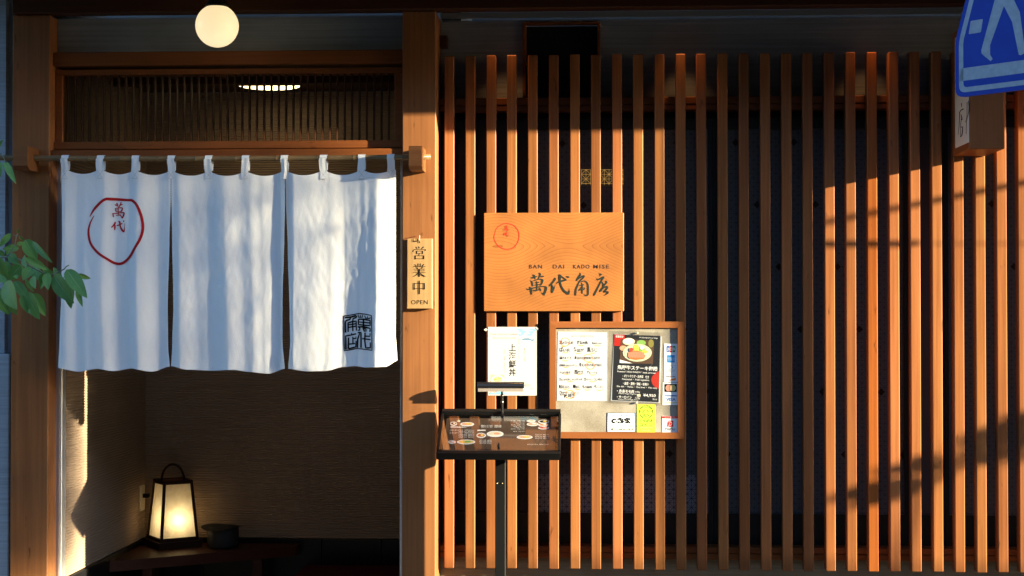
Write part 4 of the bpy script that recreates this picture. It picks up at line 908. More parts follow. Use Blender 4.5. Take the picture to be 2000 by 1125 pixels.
mb.strokes([[(1301.5, 713.5, .35), (1319, 713.5, .35), (1319, 726.5, .35), (1301.5, 726.5, .35)]], mp, 0, INKG, close=True, sub=1)
mb.ell(1310.8, 717.5, 3.0, 2.6, mp, 0, CB); mb.ell(1309.8, 717.5, 2.2, 2.1, mp, 1, PAPERW); mb.text('DINERS CLUB', 1310.3, 723.4, 2.6, mp, 0, INKG, 'CENTER', width=15); mb.text('INTERNATIONAL', 1310.3, 725.4, 1.6, mp, 0, INKG, 'CENTER', width=14)
mb.text('DISCOVER', 1310.3, 736.8, 3.6, mp, 0, INK, 'CENTER', off=.012, width=17.5); mb.ell(1310.8, 735.5, 1.2, 1.2, mp, 1, ORANGE); mb.poly([(1306, 742.6), (1319.5, 742.8), (1319.5, 737.5)], mp, 0, ORANGE); mb.strokes([[(1301, 731, .3), (1319.6, 731, .3), (1319.6, 743, .3), (1301, 743, .3)]], mp, 0, INKG, close=True, sub=1)
mb.build('print', None, t)
t, mp = sheet_thing('card_sticker', [(1294.5, 747), (1325, 747.5), (1324.5, 791), (1294, 791)], 'lower white sticker with two overlapping discs above VISA lettering', 'sticker', PAPERW, group='payment stickers on the notice board')
mb = MB(); mb.rect(1297.5, 750, 1322, 765.5, mp, 0, INK); mb.ell(1306, 757.8, 6.2, 6.4, mp, 1, plain('disc_pink', (.62, .25, .19), .5)); mb.ell(1314, 757.8, 6.2, 6.4, mp, 2, plain('disc_yellow', (.50, .45, .18), .5)); mb.ell(1310, 757.8, 2.6, 4.4, mp, 3, plain('disc_mix', (.62, .36, .20), .5))
mb.rect(1297.5, 772, 1322, 774, mp, 0, CB); mb.rect(1297.5, 785.8, 1322, 787.6, mp, 0, plain('pale_gold', (.55, .50, .25), .5)); mb.text('VISA', 1310.5, 783, 8.2, mp, 0, CB, 'CENTER', off=.022, width=18.5); mb.build('print', None, t)
t, mp = sheet_thing('card_sticker', [(1293.2, 812.5), (1325, 813), (1325, 845), (1293, 845)], 'white rounded sticker with red P mark and red top band', 'sticker', PAPERW, group='payment stickers on the notice board')
mb = MB(); PR = plain('mark_scarlet', (.72, .04, .03), .4); mb.rect(1293.4, 813, 1324.8, 817.2, mp, 0, PR); mb.text('ペイペイ使えます', 1309, 816.2, 3, mp, 1, WHITEP, 'CENTER', width=20)
mb.poly([(1304.5, 821.8), (1314, 821.6), (1315.2, 823), (1315, 832.5), (1314, 833.6), (1304.2, 833.6), (1303.2, 832.5), (1303.4, 825.6), (1305, 823.4)], mp, 0, PR)
mb.strokes([[(1303.2, 824, .5), (1308, 823.8, 1.1), (1312.4, 826, 1.2), (1311.5, 829.6, 1.1), (1307.5, 831.2, .9)], [(1308, 825.8, .9), (1306.8, 829.8, 1), (1305, 833.8, .8)]], mp, 1, PAPERW)
mb.text('PayPay', 1309.2, 839.6, 6.0, mp, 0, INK, 'CENTER', off=.004, width=19.5); mb.build('print', None, t)
# green coin poster
def green_mat():
    m, nt, b = new_mat('green_chevron_print'); L = nt.links.new
    tc = N(nt, 'ShaderNodeTexCoord'); spx = N(nt, 'ShaderNodeSeparateXYZ'); L(tc.outputs['Object'], spx.inputs[0])
    def mt(op, a, v=None, c=None):
        n = N(nt, 'ShaderNodeMath', operation=op); L(a, n.inputs[0])
        if v is not None: n.inputs[1].default_value = v
        if c is not None: L(c, n.inputs[1])
        return n.outputs[0]
    zig = mt('ABSOLUTE', mt('SUBTRACT', mt('FRACT', mt('MULTIPLY', spx.outputs['X'], 55)), .5))
    st = mt('GREATER_THAN', mt('FRACT', mt('ADD', mt('MULTIPLY', spx.outputs['Z'], 52), c=mt('MULTIPLY', zig, .9))), .5)
    mx = N(nt, 'ShaderNodeMix', data_type='RGBA'); mx.inputs[6].default_value = (.60, .62, .04, 1); mx.inputs[7].default_value = (.33, .52, .05, 1); L(st, mx.inputs[0]); L(mx.outputs[2], b.inputs['Base Color']); b.inputs['Roughness'].default_value = .5
    return m
t, mp = sheet_thing('coin_poster', [(1244, 789.5), (1280, 789.5), (1280, 844.5), (1244, 844.5)], 'yellow green sticker with black ring emblem and katakana lettering', 'sticker', green_mat())
mb = MB(); ox, oy2, s = 1240, 785, 17.31
ci = lambda r, wd: [[(380 + r * math.cos(2 * math.pi * k / 24), 335 + r * math.sin(2 * math.pi * k / 24), wd) for k in range(24)]]
mb.strokes(ci(220, 16), mp, 0, INK, ox, oy2, s, close=True, sub=1); mb.strokes([[(380 + 100 * math.cos(2 * math.pi * k / 16), 350 + 85 * math.sin(2 * math.pi * k / 16), 12) for k in range(16)]], mp, 3, INK, ox, oy2, s, close=True, sub=1)
for k, ch in enumerate('SARUBOBO'):
    a = R(-165 + 150 * k / 7); mb.text(ch, ox + (380 + 165 * math.cos(a)) / s, oy2 + (335 + 165 * math.sin(a) + 18) / s, 3.6, mp, 1, INK, 'CENTER', off=.005, rot=a + math.pi / 2)
for k, ch in enumerate('COIN'):
    a = R(125 - 70 * k / 3); mb.text(ch, ox + (380 + 165 * math.cos(a)) / s, oy2 + (335 + 165 * math.sin(a) + 10) / s, 3.6, mp, 1, INK, 'CENTER', off=.005, rot=a - math.pi / 2)
mb.text('さるぼぼ', 1261.8, 823.4, 6.3, mp, 0, INK, 'CENTER', off=.0, width=25.5, space=1.15); mb.text('コイン', 1261.8, 832.6, 8.8, mp, 0, INK, 'CENTER', off=.0, width=25.5, space=1.2)
mb.text('SARUBOBO COIN', 1261.8, 836.2, 2.6, mp, 0, INKG, 'CENTER', width=25); mb.text('お使えに可能!', 1261.8, 842, 3, mp, 0, INKG, 'CENTER', width=16); mb.build('print', None, t)
# tv programme card
t, mp = sheet_thing('programme_card', [(1185.5, 806), (1241, 806.5), (1241, 844), (1185.5, 843.5)], 'small black edged card with bold brush lettering at the foot of the board', 'card', plain('card_edge_black', (.02, .02, .025), .4))
mb = MB(); s = 22.5; ox, oy2 = 1180, 800
CT = [plain('card_tint_%s' % n, c, .5) for n, c in (('blue', (.38, .48, .72)), ('pale', (.58, .64, .74)), ('grey', (.70, .72, .74)), ('cream', (.80, .79, .74)))]
for a, b, c in ((160, 300, 0), (300, 430, 1), (430, 600, 2), (600, 970, 3)): mb.rect(ox + 155 / s, oy2 + a / s, ox + 1340 / s, oy2 + b / s, mp, 0, CT[c])
mb.text('[ぐっ　ち　り]', ox + 730 / s, oy2 + 300 / s, 4.2, mp, 1, INK, 'CENTER', width=29)
G = [[(520, 410, 40), (430, 430, 70), (345, 500, 70), (400, 560, 80), (480, 580, 60)], [(490, 440, 30), (520, 470, 30)], [(520, 500, 20), (570, 520, 30), (560, 560, 30)], [(570, 410, 40), (650, 420, 60), (760, 380, 70)], [(650, 370, 40), (720, 450, 60), (710, 490, 40)], [(620, 520, 30), (640, 570, 60), (690, 580, 50)], [(820, 400, 50), (760, 550, 60), (720, 580, 40)], [(830, 480, 40), (850, 520, 50), (800, 590, 50)], [(990, 350, 40), (1010, 390, 50)], [(880, 440, 50), (1000, 400, 45), (1140, 410, 60), (1090, 450, 30)], [(920, 460, 35), (1060, 440, 30)], [(1010, 440, 40), (1050, 520, 60), (1000, 600, 60)], [(920, 500, 35), (1000, 480, 30)], [(920, 570, 40), (1010, 530, 40)], [(1060, 500, 40), (1140, 590, 70)]]
mb.strokes(G, mp, 1, INK, ox, oy2, s); mb.text('— the Guttchi Fride —', ox + 730 / s, oy2 + 712 / s, 2.8, mp, 1, INKG, 'CENTER', width=29)
mb.rect(ox + 185 / s, oy2 + 793 / s, ox + 575 / s, oy2 + 803 / s, mp, 1, INKG); mb.rect(ox + 905 / s, oy2 + 795 / s, ox + 1310 / s, oy2 + 805 / s, mp, 1, INKG); mb.text('毎週放送中', ox + 740 / s, oy2 + 810 / s, 2.6, mp, 1, INKG, 'CENTER', width=10)
mb.text('土曜夕方6時30分放送!', ox + 745 / s, oy2 + 915 / s, 5.2, mp, 1, INK, 'CENTER', off=.006, width=50); mb.rect(ox + 1110 / s, oy2 + 690 / s, ox + 1180 / s, oy2 + 765 / s, mp, 1, plain('pale_red', (.65, .3, .28), .5)); mb.rect(ox + 1110 / s, oy2 + 655 / s, ox + 1300 / s, oy2 + 672 / s, mp, 1, INKG)
mb.build('print', None, t)
# ------------------------------------------------------------------ menu stand
FY, BYY = -.345, -.125
F0 = U(972, 886, FY); B0 = U(978, 815, BYY)
e2 = Vector((0, BYY - FY, B0.z - F0.z)); LN = e2.length; e2.normalize(); en = Vector((0, -e2.z, e2.y))
ms = thing('menu_stand', (X(978, -.23), -.23, 0), 'black metal menu stand with tilted clear covered tray and reading lamp', 'menu stand')
FC = Vector((0, FY, F0.z))
def T(a, b, c): return FC + Vector((a, 0, 0)) + e2 * b + en * c
def tbox(mb, a0, a1, b0, b1, c0, c1):
    v = [T(a, b, c) for a in (a0, a1) for b in (b0, b1) for c in (c0, c1)]
    return mb.add(v, [(0, 1, 3, 2), (4, 6, 7, 5), (0, 4, 5, 1), (2, 3, 7, 6), (0, 2, 6, 4), (1, 5, 7, 3)])
ta0, ta1 = X(853, FY), X(1094, FY); tb0 = X(866, BYY); 
tbox(MB(), ta0, ta1, -.018, 0, -.018, .014).build('tray_lip', BLACK, ms)
tbox(MB(), ta0 + .002, ta1 - .002, LN - .001, LN + .018, -.018, .03).build('tray_lip', BLACK, ms)
for a in (ta0, ta1 - .009): tbox(MB(), a, a + .009, .0005, LN - .0015, -.018, .020).build('tray_side', BLACK, ms)
tbox(MB(), ta0 + .0095, ta1 - .0095, .0005, LN - .0015, -.018, -.010).build('tray_base', BLACK, ms)
tbox(MB(), ta0 + .010, ta1 - .010, .002, LN - .003, .0155, .0180).build('clear_cover', ACRYL, ms)
MB().cbox(X(967.5, -.23), X(987.5, -.23), -.245, -.205, .012, T(0, .11, -.02).z, .002).build('post', BLACK, ms)
MB().cbox(X(978, -.23) - .19, X(978, -.23) + .19, -.37, -.13, .001, .012, .003).build('foot_plate', BLACK, ms)
mb = MB()
for p in (971, 981): mb.lathe(U(p, 944, -.2455), [(0, -.003), (.0025, -.002), (.003, 0), (.0025, .002), (0, .003)], 8)
mb.build('bolt', plain('brass_bolt', (.55, .45, .25), .3, .5, .9), ms)
hx0, hx1 = X(932.5, -.165), X(1024, -.165); hz = Z(754.5, -.165, 980); hr = .0245
def hood(u, v):
    a = R(-20 + 200 * v); return Vector((hx0 + (hx1 - hx0) * u, -.165 - hr * math.cos(a), hz + hr * .86 * math.sin(a) * .9))
mb = MB().grid(hood, 4, 18); prof = [hood(0, k / 18) for k in range(19)]
for u in (0, 1): mb.add([hood(u, k / 18) for k in range(19)], [list(range(19))])
hd = mb.build('lamp_hood', plain('gloss_black', (.012, .012, .014), .12, .6), ms)
MB().box(hx0 + .004, hx1 - .004, -.165 - hr * .86, -.165 - hr * .72, hz - .021, hz - .004).build('reflector', plain('reflector_grey', (.26, .22, .20), .4, .4), hd)
arm_top = Vector((X(980.5, -.16), -.165, hz - .004))
MB().tube([arm_top, Vector((arm_top.x, -.150, hz - .05)), Vector((arm_top.x, -.142, T(0, LN, .03).z + .002)), T(arm_top.x, LN - .008, .019)], .0048, 10).build('lamp_arm', plain('gloss_black_arm', (.012, .012, .014), .15, .6), ms)
mb = MB()
for f in (.35, .62): mb.lathe(arm_top.lerp(Vector((arm_top.x, -.142, T(0, LN, .03).z)), f), [(.0047, -.006), (.0066, -.005), (.0066, .005), (.0047, .006)], 10)
mb.build('arm_collar', plain('arm_collar_black', (.02, .02, .02), .2, .6), ms)
MB().tube([T(X(974, FY), .012, .018), T(X(974, FY), .012, .030), T(X(974, FY), .022, .034)], [.0055, .0055, .004], 10).build('clasp', BLACK, ms)
# menu book under the cover
bkb = thing('menu_book', T(X(975, FY), LN / 2, -.008), 'open brown menu book with food photographs under the clear tray cover', 'menu')
W_PAGE = plain('menu_page_brown', (.080, .052, .036), .45, .3, var=.1)
tbox(MB(), ta0 + .022, ta1 - .022, .008, LN - .012, -.009, .003).build('page', W_PAGE, bkb)
tbox(MB(), ta0 + .020, ta1 - .020, .003, .0078, -.0095, .0005).build('page_edge', plain('page_edge_yellow', (.55, .42, .12), .6), bkb)
mpt = plane_map(T(0, 0, .003), en, .0004); mb = MB(); s = 10.225
def tp_(x, y): return 840 + x / s, 790 + y / s
def plate(x, y, rx, ry, c1, c2):
    mb.ell(*tp_(x, y), rx / s, ry / s, mpt, 0, WHITEP); mb.ell(*tp_(x, y - 3), rx * .8 / s, ry * .62 / s, mpt, 1, c1); mb.ell(*tp_(x + rx * .2, y - 6), rx * .35 / s, ry * .35 / s, mpt, 2, c2)
plate(470, 385, 70, 40, INK, CREAM); plate(740, 395, 140, 42, FS, YELLOWP); plate(570, 330, 40, 18, GREENP, WHITEP); mb.poly([tp_(405, 440), tp_(700, 448), tp_(745, 456), tp_(600, 462), tp_(410, 458)], mpt, 0, WHITEP)
for y in (515, 545, 570, 600, 625, 655):
    x0_ = 395 if y in (515, 570, 620) else 570
    mb.text('お造り盛り合わせ　季節の天ぷら', *tp_(x0_, y + 8), 24 / s, mpt, 0, WHITEP, width=(880 - x0_) / s)
plate(440, 750, 78, 34, FS, WHITEP); plate(720, 750, 185, 48, YELLOWP, GREENP)
plate(1020, 620, 95, 52, SAUCE, YELLOWP); plate(1300, 590, 170, 60, CREAM, FS); mb.rect(*tp_(945, 505), *tp_(1110, 528), mpt, 0, WHITEP)
for y in (425, 452, 720, 748, 776): mb.text('飛騨牛にぎり寿司　海鮮丼定食', *tp_(985 if y > 500 else 1015, y + 8), 26 / s, mpt, 0, WHITEP, width=(410 if y < 500 else 240) / s)
s2 = 10.23
def tq(x, y): return 970 + x / s2, 790 + y / s2
for i, y in enumerate((325, 352, 380, 410, 440, 460, 490, 540)): mb.text('旬の味　七百八十円', *tq(285 + (i % 3) * 50, y + 8), 22 / s2, mpt, 0, WHITEP, width=(270 - (i % 3) * 50) / s2)
def plate2(x, y, rx, ry, c1, c2):
    mb.ell(*tq(x, y), rx / s2, ry / s2, mpt, 0, WHITEP); mb.ell(*tq(x, y - 3), rx * .8 / s2, ry * .62 / s2, mpt, 1, c1); mb.ell(*tq(x + rx * .2, y - 6), rx * .35 / s2, ry * .35 / s2, mpt, 2, c2)
plate2(690, 330, 90, 25, CREAM, FS); plate2(720, 395, 120, 38, FS, WHITEP); plate2(940, 345, 110, 38, INK, YELLOWP); plate2(935, 410, 100, 30, ORANGE, WHITEP); plate2(940, 470, 110, 28, REDP, FS); plate2(560, 655, 160, 40, FS, YELLOWP)
for y in (605, 640, 675, 800): mb.text('本日のおすすめ　味噌カツ定食', *tq(765 if y < 700 else 610, y + 8), 24 / s2, mpt, 0, WHITEP, width=(275 if y < 700 else 430) / s2)
mb.build('print', None, bkb)
# ------------------------------------------------------------------ box sign at the right
yb_ = -.285; xb0, xb1 = X(1895, yb_), X(1964, yb_); zb0_, zb1_ = Z(291, yb_, 1930), Z(40, yb_, 1930)
bs = thing('box_sign', (xb0 + .05, -.14, zb0_), 'wooden box lantern sign with white lettered side jutting out behind the road sign', 'sign')
MB().cbox(xb0, xb1, yb_, -.0015, zb0_, zb1_, .003).build('case', W_FRAMEV, bs)
pmap = plane_map(Vector((xb0, 0, 0)), Vector((-1, 0, 0)), .0022)
yq = .03
MB().box(xb0 - .002, xb0 + .002, yb_ + .004, -.055, zb0_ + .028, zb1_ - .03).build('lettered_panel', plain('sign_paper_white', (.72, .68, .60), .5), bs)
KT = [[(290, 235, 14), (295, 290, 10)], [(262, 380, 14), (280, 345, 14), (322, 318, 18)], [(266, 380, 14), (258, 560, 10), (242, 695, 6)], [(285, 400, 10), (300, 470, 18), (292, 480, 10)], [(290, 470, 10), (276, 590, 8)], [(276, 605, 10), (308, 580, 12), (302, 690, 16), (280, 735, 8)], [(278, 610, 8), (278, 730, 8)], [(376, 220, 10), (372, 420, 8), (350, 520, 6)], [(395, 200, 10), (402, 340, 10), (368, 500, 8), (362, 690, 8)]]
MB().strokes(KT, pmap, 0, None, 1840, 170, 7.5, .9).build('lettering', INK, bs)
# ------------------------------------------------------------------ road sign
phi = R(46); SP0 = CP + ray(1866, 191) * 4.95; eu = Vector((math.cos(phi), -math.sin(phi), 0)); sn = Vector((-math.sin(phi), -math.cos(phi), 0))
SWD = .84
def uv(px, py):
    d = ray(px, py); t = (SP0 - CP).dot(sn) / d.dot(sn); p = CP + d * t - SP0; return p.dot(eu), p.z
def S(u, v, c=0.0): return SP0 + eu * u + Vector((0, 0, v)) + sn * c
vl = uv(1861, 82)[1]; e1 = uv(1885, 2); sl_ = (e1[1] - vl) / max(e1[0], .01); apex = vl + sl_ * SWD / 2 * .98
rs = thing('crosswalk_sign', (S(SWD / 2, 0).x, S(SWD / 2, 0).y, 0), 'blue pentagonal crossing sign with white walking figure at the upper right corner', 'road sign')
def rounded(poly, r, n=4):
    out = []; m = len(poly)
    for i in range(m):
        p, a, b = Vector(poly[i]), Vector(poly[i - 1]), Vector(poly[(i + 1) % m])
        da, db = (a - p).normalized(), (b - p).normalized()
        for k in range(n + 1):
            t = k / n; out.append(tuple(((p + da * r) * (1 - t) ** 2 + p * 2 * t * (1 - t) + (p + db * r) * t * t)))
    return out
def inset(poly, d):
    c = Vector((sum(p[0] for p in poly) / len(poly), sum(p[1] for p in poly) / len(poly))); out = []; m = len(poly)
    for i in range(m):
        p, a, b = Vector(poly[i]), Vector(poly[i - 1]), Vector(poly[(i + 1) % m])
        n1 = Vector((-(p - a).y, (p - a).x)).normalized(); n2 = Vector((-(b - p).y, (b - p).x)).normalized()
        if n1.dot(c - p) < 0: n1 = -n1
        if n2.dot(c - p) < 0: n2 = -n2
        k = (n1 + n2) / (1 + n1.dot(n2)); out.append(tuple(p + k * d))
    return out
PENT = [(0, 0), (SWD, 0), (SWD, vl), (SWD / 2, apex), (0, vl)]
MB().prism(rounded(PENT, .03), 0, -.012, lambda p, a: S(p[0], p[1], a)).build('plate', SIGNBLUE, rs)
fc = lambda p, l=0: S(p[0], p[1], .0006 + l * .0003)
bi0, bi1 = rounded(inset(PENT, .014), .024), rounded(inset(PENT, .030), .014); nn_ = len(bi0)
mb = MB(); mb.add([fc(p) for p in bi0] + [fc(p) for p in bi1], [(i, (i + 1) % nn_, nn_ + (i + 1) % nn_, nn_ + i) for i in range(nn_)])
mb.build('border', SIGNWHITE, rs)
q = lambda *a: [uv(*p) for p in a]
mb = MB(); mb.add([fc(p) for p in rounded(q((1896, 41), (1920, 37), (1916, 63), (1892, 67)), .004)], [list(range(20))])
bar = q((1876, 134), (1873, 159)); br = bar + [(SWD - bar[1][0], bar[1][1]), (SWD - bar[0][0], bar[0][1])]
mb.add([fc(p) for p in br], [(0, 1, 2, 3)])
leg = q((1943, 0), (1917, 97), (1917, 104), (1921, 108), (1935, 119.5), (1939, 115), (1934, 107), (1934, 88), (1961, 12), (1977, 43), (1990, 107), (1994, 108), (2003, 103), (1992, 24), (1978, -6))
hipL, hipR = leg[0], leg[-1]
mb.add([fc(p) for p in leg], [list(range(len(leg)))])
h0 = hipL[1]; ccx = SWD / 2
torso = [hipL, (hipL[0] - .03, h0 + .12), (hipL[0] + .02, h0 + .20), (hipR[0] + .03, h0 + .20), (hipR[0] + .06, h0 + .1), hipR]
mb.add([fc(p, 1) for p in torso], [list(range(6))])
hc = ((hipL[0] + hipR[0]) / 2, h0 + .25); mb.add([fc((hc[0] + .04 * math.cos(2 * math.pi * k / 18), hc[1] + .04 * math.sin(2 * math.pi * k / 18))) for k in range(18)], [list(range(18))])
mb.build('pictogram', SIGNWHITE, rs)
pb = S(SWD / 2, 0, -.045); MB().tube([(pb.x, pb.y, 0), (pb.x, pb.y, SP0.z + apex - .05)], .030, 14).build('pole', STEEL, rs)
mb = MB()
for vv in (.06, vl): mb.tube([S(SWD / 2 - .05, vv, -.014), S(SWD / 2, vv, -.018), S(SWD / 2 + .05, vv, -.014)], .008, 6)
mb.build('clamp', STEEL, rs)
# ------------------------------------------------------------------ gold lattice in the pane: its bars emit in place of a light behind
kx = thing('backlit_lattice', (X(1176, WY), WY, Z(346, WY)), 'small gold star lattice in the window above the signboard, backlight put into its bars', 'lamp')
GOLD = plain('gold_lattice_glow', (.6, .38, .1), .4, .5, emit=(1, .58, .16), es=.06)
mb = MB(); cgo = 9.0; gy = WY - .004
gx0, gz0 = 1135.5, 331.5
def gbar(a, b): 
    p, q_ = U(a[0], a[1], gy), U(b[0], b[1], gy); mb.tube([p, q_], .0011, 4)
for i in range(10):
    if i < 10: gbar((gx0 + i * cgo, gz0), (gx0 + i * cgo, gz0 + 30))
for j in range(4): gbar((gx0, gz0 + j * cgo), (gx0 + 83, gz0 + j * cgo))
for i in range(9):
    for j in range(3):
        a, b = gx0 + i * cgo, gz0 + j * cgo
        if (i + j) % 2: gbar((a, b), (a + cgo, b + cgo))
        else: gbar((a + cgo, b), (a, b + cgo))
mb.build('lattice', GOLD, kx)
# ------------------------------------------------------------------ shrub branch at the left
PYL = -.78
shr = thing('dogwood_shrub', (X(-230, PYL), PYL, 0), 'leafy green shrub branch reaching in from the left in front of the pillar', 'shrub')
def leaf(bp, tp, wpx, y0, fold=.35, droop=.2, twist=0.0):
    a, b = U(bp[0], bp[1], y0), U(tp[0], tp[1], y0 + random.uniform(-.05, .03)); L = (b - a).length; W = wpx * (y0 - CAMY) / FPX
    d = (b - a).normalized(); view = Vector((0, -1, 0)); side = d.cross(view).normalized(); up = side.cross(d).normalized()
    side = (side * math.cos(twist) + up * math.sin(twist)).normalized(); up = side.cross(d).normalized()
    def f(u, v):
        wv = math.sin(math.pi * v ** .8) ** .75 * (1 - .25 * v) if 0 < v < 1 else 0
        k = (u - .5) * 2
        p = a + d * (L * v) + side * (k * wv * W * .62) + up * (abs(k) * wv * W * fold * .5) + up * (droop * L * (v * (1 - v)) * .8) 
        return p + up * (.02 * L * math.sin(v * 22) * abs(k) * (1 - v) * .25)
    mb = MB().grid(f, 6, 12, LEAF)
    rb_ = lambda v, k: f(.5 + k * (.028 * (1 - v) + .006), v) + up * .0009
    vs_ = [rb_(.02 + .9 * i / 10, k) for i in range(11) for k in (-1, 1)]
    mb.add(vs_, [(2 * i, 2 * i + 1, 2 * i + 3, 2 * i + 2) for i in range(10)], LEAFRIB)
    return mb
LV = [(110, 185, -10, 320, 60), (195, 210, 250, 260, 30), (255, 245, 372, 455, 130), (325, 262, 530, 480, 62), (165, 290, 250, 275, 40), (190, 330, 20, 340, 70), (105, 345, 60, 395, 50), (-10, 355, 50, 410, 55), (238, 410, 272, 525, 85), (258, 425, 480, 548, 75), (95, 395, 190, 490, 90), (-15, 415, 85, 640, 115), (210, 508, 75, 655, 125), (325, 520, 228, 655, 115), (322, 522, 425, 655, 105), (470, 575, 405, 742, 95), (468, 580, 482, 752, 85), (530, 545, 622, 605, 80), (535, 598, 742, 885, 155), (662, 545, 872, 832, 135), (778, 590, 907, 635, 50), (700, 675, 712, 937, 115), (770, 738, 826, 918, 55), (60, 662, 172, 945, 195), (140, 658, 305, 875, 95), (268, 768, 400, 1045, 150), (330, 780, 457, 1012, 110), (-10, 735, 95, 998, 160), (218, 800, 282, 982, 75), (100, 895, 177, 997, 70), (290, 938, 306, 992, 28), (258, 640, 342, 772, 45), (325, 615, 356, 738, 70), (-30, 630, 75, 665, 70), (150, 600, 172, 640, 42), (178, 185, 182, 135, 22), (40, 470, 120, 560, 80), (150, 500, 260, 560, 70), (20, 560, 60, 700, 80), (420, 520, 540, 580, 60)]
for i, (a, b, c, d, wd) in enumerate(LV):
    o = leaf((a / 5.116, 420 + b / 5.116), (c / 5.116, 420 + d / 5.116), wd / 5.116, PYL + random.uniform(-.07, .08) + (.06 if i >= 36 else 0), fold=random.uniform(.1, .45), twist=random.uniform(-.45, .45)).build('leaf', LEAF, shr)
for (a, b, c, d, wd) in [(90, 520, 298, 935, 115), (30, 530, 15, 815, 85), (-10, 520, 25, 710, 75), (-30, 255, 60, 118, 60), (-60, 420, -10, 250, 80)]:
    leaf((a / 9.378, 260 + b / 9.378), (c / 9.378, 260 + d / 9.378), wd / 9.378, PYL + random.uniform(-.05, .05), twist=random.uniform(-.3, .3)).build('leaf', LEAF, shr)
for i in range(46):
    bx, by2 = random.uniform(-330, -15), random.uniform(230, 900); a = random.uniform(.5, 2.6); L = random.uniform(40, 70)
    leaf((bx, by2), (bx + L * math.cos(a), by2 + L * math.sin(a)), random.uniform(18, 32), PYL + random.uniform(-.25, .25), fold=.3, twist=random.uniform(-.8, .8)).build('leaf', LEAF, shr)
def stem(pts, r0, r1):
    P = [U(p[0], p[1], PYL + .01) for p in pts]; n = len(P)
    return MB().tube(P, [r0 + (r1 - r0) * i / (n - 1) for i in range(n)], 7)
cpt = lambda x, y: (x / 5.116, 420 + y / 5.116)
root = U(-230, 1000, PYL)
MB().tube([(root.x, PYL, 0), root, U(-200, 800, PYL), U(-150, 600, PYL)], [.02, .017, .012, .008], 8).build('trunk', BARK, shr)
for pts, r in (([(-150, 600), (-60, 540), cpt(0, 640), cpt(90, 660)], .004), ([(-150, 600), (-90, 500), cpt(-40, 430), cpt(60, 420), cpt(200, 445), cpt(330, 525), cpt(490, 608), cpt(640, 542), cpt(662, 515), cpt(690, 500)], .0045), ([(-90, 500), cpt(60, 420), cpt(120, 350), cpt(150, 290), cpt(162, 210), cpt(178, 185)], .003), ([cpt(162, 210), cpt(115, 188)], .0015), ([cpt(165, 210), cpt(200, 212)], .0015), ([cpt(150, 300), cpt(200, 290), cpt(255, 248)], .0018), ([cpt(490, 608), cpt(540, 600)], .0016), ([cpt(580, 625), cpt(680, 628), cpt(705, 680)], .0016), ([(-150, 600), (-100, 400), (-30, 320), (2, 300), (12, 318)], .004)):
    stem(pts, r, r * .45).build('stem', STEM, shr)
# ------------------------------------------------------------------ outside the frame: unseen objects placed to throw the shade
hdir = Vector((math.sin(SUN_AZ), -math.cos(SUN_AZ), 0))
def along(x0, y0, t): return Vector((x0, y0, 0)) + hdir * t
rnd = random.Random(3)
def leaf_mass(c, rx, ry, rz, n, l0, l1, power=2.0):
    mb = MB(); k = 0
    while k < n:
        p = Vector((rnd.uniform(-1, 1), rnd.uniform(-1, 1), rnd.uniform(-1, 1)))
        if abs(p.x) ** power + abs(p.y) ** power + abs(p.z) ** power > 1: continue
        q = c + Vector((p.x * rx, p.y * ry, p.z * rz)); k += 1
        a = Vector((rnd.uniform(-1, 1), rnd.uniform(-1, 1), rnd.uniform(-1, 1))).normalized(); b = a.orthogonal().normalized(); l = rnd.uniform(l0, l1); wd = l * .5
        mb.add([q - a * l, q + b * wd, q + a * l, q - b * wd], [(0, 1, 2, 3)])
    return mb
TT, TRD = 20.0, 1.3
tc_ = along(X(578, NY) - TRD / math.cos(SUN_AZ), -.2, TT); tz = Z(302, NY) + .19 * TT - 1.15  # added tree: crown edge and top set to shade the curtain's left part
tree = thing('shade_tree', (tc_.x, tc_.y, -.12), 'unseen dense clipped tree added down the road to shade the curtain', 'tree')
MB().tube([(tc_.x, tc_.y, -.125), (tc_.x + .03, tc_.y, 1.8), (tc_.x, tc_.y + .03, 3.6), (tc_.x + .03, tc_.y, tz + .6)], [.15, .12, .10, .04], 10).build('trunk', BARK, tree)
cw = leaf_mass(Vector((tc_.x, tc_.y, tz)), TRD, TRD, 1.15, 85000, .021, .031, 8).build('crown', LEAF, tree); cw['kind'] = 'stuff'
upc = along(X(1447, 0), 0, 2.45)  # unseen shaft, width and spot chosen for the upright shade band on the slats
up = thing('shade_pole', (upc.x, upc.y, 0), 'unseen tapered concrete pole placed to the right to shade the slats', 'pole')
MB().tube([(upc.x, upc.y, 0), (upc.x, upc.y, 7.5)], [.103, .086], 20).build('shaft', CONC, up)
bpx, bpy_ = 5.12, -.92  # added post: arm and rod cast the thin shadow lines on the right slats
bz1 = Z(397, 0, 1800) + .65 * (bpx - X(1800)) / 3.27; bz2 = Z(478) + .65 * .92
bp_ = thing('shadow_post', (bpx, bpy_, 0), 'unseen slim dark steel post with two short arms added to shadow the slats', 'post')
MB().tube([(bpx, bpy_, .001), (bpx, bpy_, bz1 + .1)], .02, 10).build('shaft', BLACK, bp_)
MB().tube([(bpx, bpy_, bz1), (bpx, bpy_ - .42, bz1)], .013, 8).build('arm', BLACK, bp_)
MB().tube([(bpx, bpy_, bz2), (4.36, bpy_, bz2)], .003, 6).build('arm_wire', BLACK, bp_)
MB().tube([(4.37, bpy_, bz2), (3.86, bpy_, bz2)], .013, 8).build('shadow_rod', BLACK, bp_)
ptx, pty = X(1740) + 3.27 * 1.2, -1.2  # added plant: leaning crown casts the low shadow patch on the right slats
ps = thing('shadow_plant', (ptx - .1, pty, 0), 'unseen small leaning tree in a stone pot added to shadow the lower right slats', 'plant')
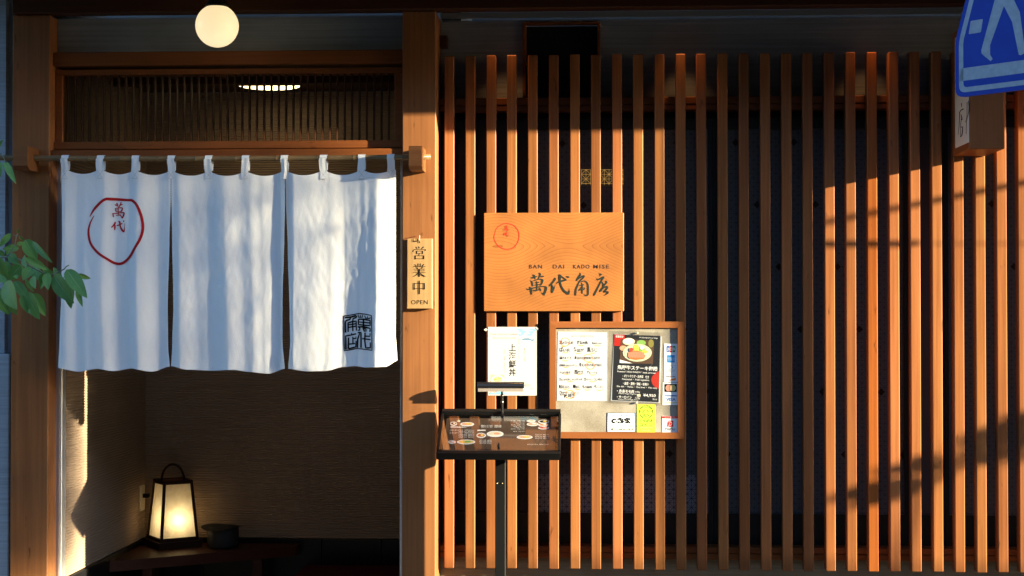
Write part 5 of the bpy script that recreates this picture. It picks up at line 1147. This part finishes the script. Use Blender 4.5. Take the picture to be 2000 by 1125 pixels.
MB().lathe((ptx - .1, pty, .001), [(0, 0), (.14, 0), (.19, .30), (.20, .34), (.17, .34), (.15, .30), (0, .29)], 20).build('pot', CONC, ps)
MB().tube([(ptx - .1, pty, .29), (ptx - .02, pty, 1.0), (ptx + .1, pty, 1.58), (ptx + .55, pty, 1.85)], [.018, .014, .010, .006], 7).build('trunk', BARK, ps)
mb = MB()
for k in range(7):
    q = k / 6; c = leaf_mass(Vector((ptx + .02 + .75 * q, pty + rnd.uniform(-.05, .05), 1.59 + .33 * q + rnd.uniform(-.03, .03))), .09, .06, .05 + .03 * (k % 2), 17 if k % 3 else 26, .025, .05)
    mb.add(c.v, c.f)
cw = mb.build('crown', LEAF, ps); cw['kind'] = 'stuff'
# houses across the street
W_OPP = plain('opposite_timber', (.085, .05, .032), .8, .2, var=.2)
ROOF = plain('opposite_roof_tile', (.07, .07, .075), .6, .3)
hx = -24.0
for k, (wd, ht) in enumerate(((8.5, 6.2), (7.2, 5.6), (9.0, 6.6), (7.6, 5.9), (8.4, 6.3), (8.8, 6.0))):
    lab = ['dark timber house at the left end of the opposite row', 'low dark timber house, second from left across the street', 'tallest dark timber house in the row across the street', 'plain dark timber house right behind the photographer', 'dark timber house right of the plain one across the street', 'dark timber house at the right end of the opposite row'][k]
    h = thing('opposite_house', (hx + wd / 2, -12, -.12), lab, 'house', 'houses across the street')
    MB().box(hx, hx + wd - .15, -15, -10.2, -.125, ht).build('wall', W_OPP, h)
    MB().prism([(-15.6, ht), (-9.3, ht), (-9.3, ht + .15), (-12.5, ht + 1.5), (-15.6, ht + .15)], hx - .05, hx + wd - .1, lambda p, a: Vector((a, p[0], p[1]))).build('roof', ROOF, h)
    for j in range(3):
        xx = hx + wd * (.2 + .3 * j)
        for z0 in (.7, 3.4):
            wf = MB().box(xx - .7, xx + .7, -10.199, -10.14, z0, z0 + 1.5).build('window', W_DARK, h)
            MB().box(xx - .62, xx + .62, -10.139, -10.13, z0 + .08, z0 + 1.42).build('pane', GLASS_DARK, wf)
    hx += wd

for o in SC.objects:
    if o.name.split('.')[0] == 'print': o['kind'] = 'stuff'
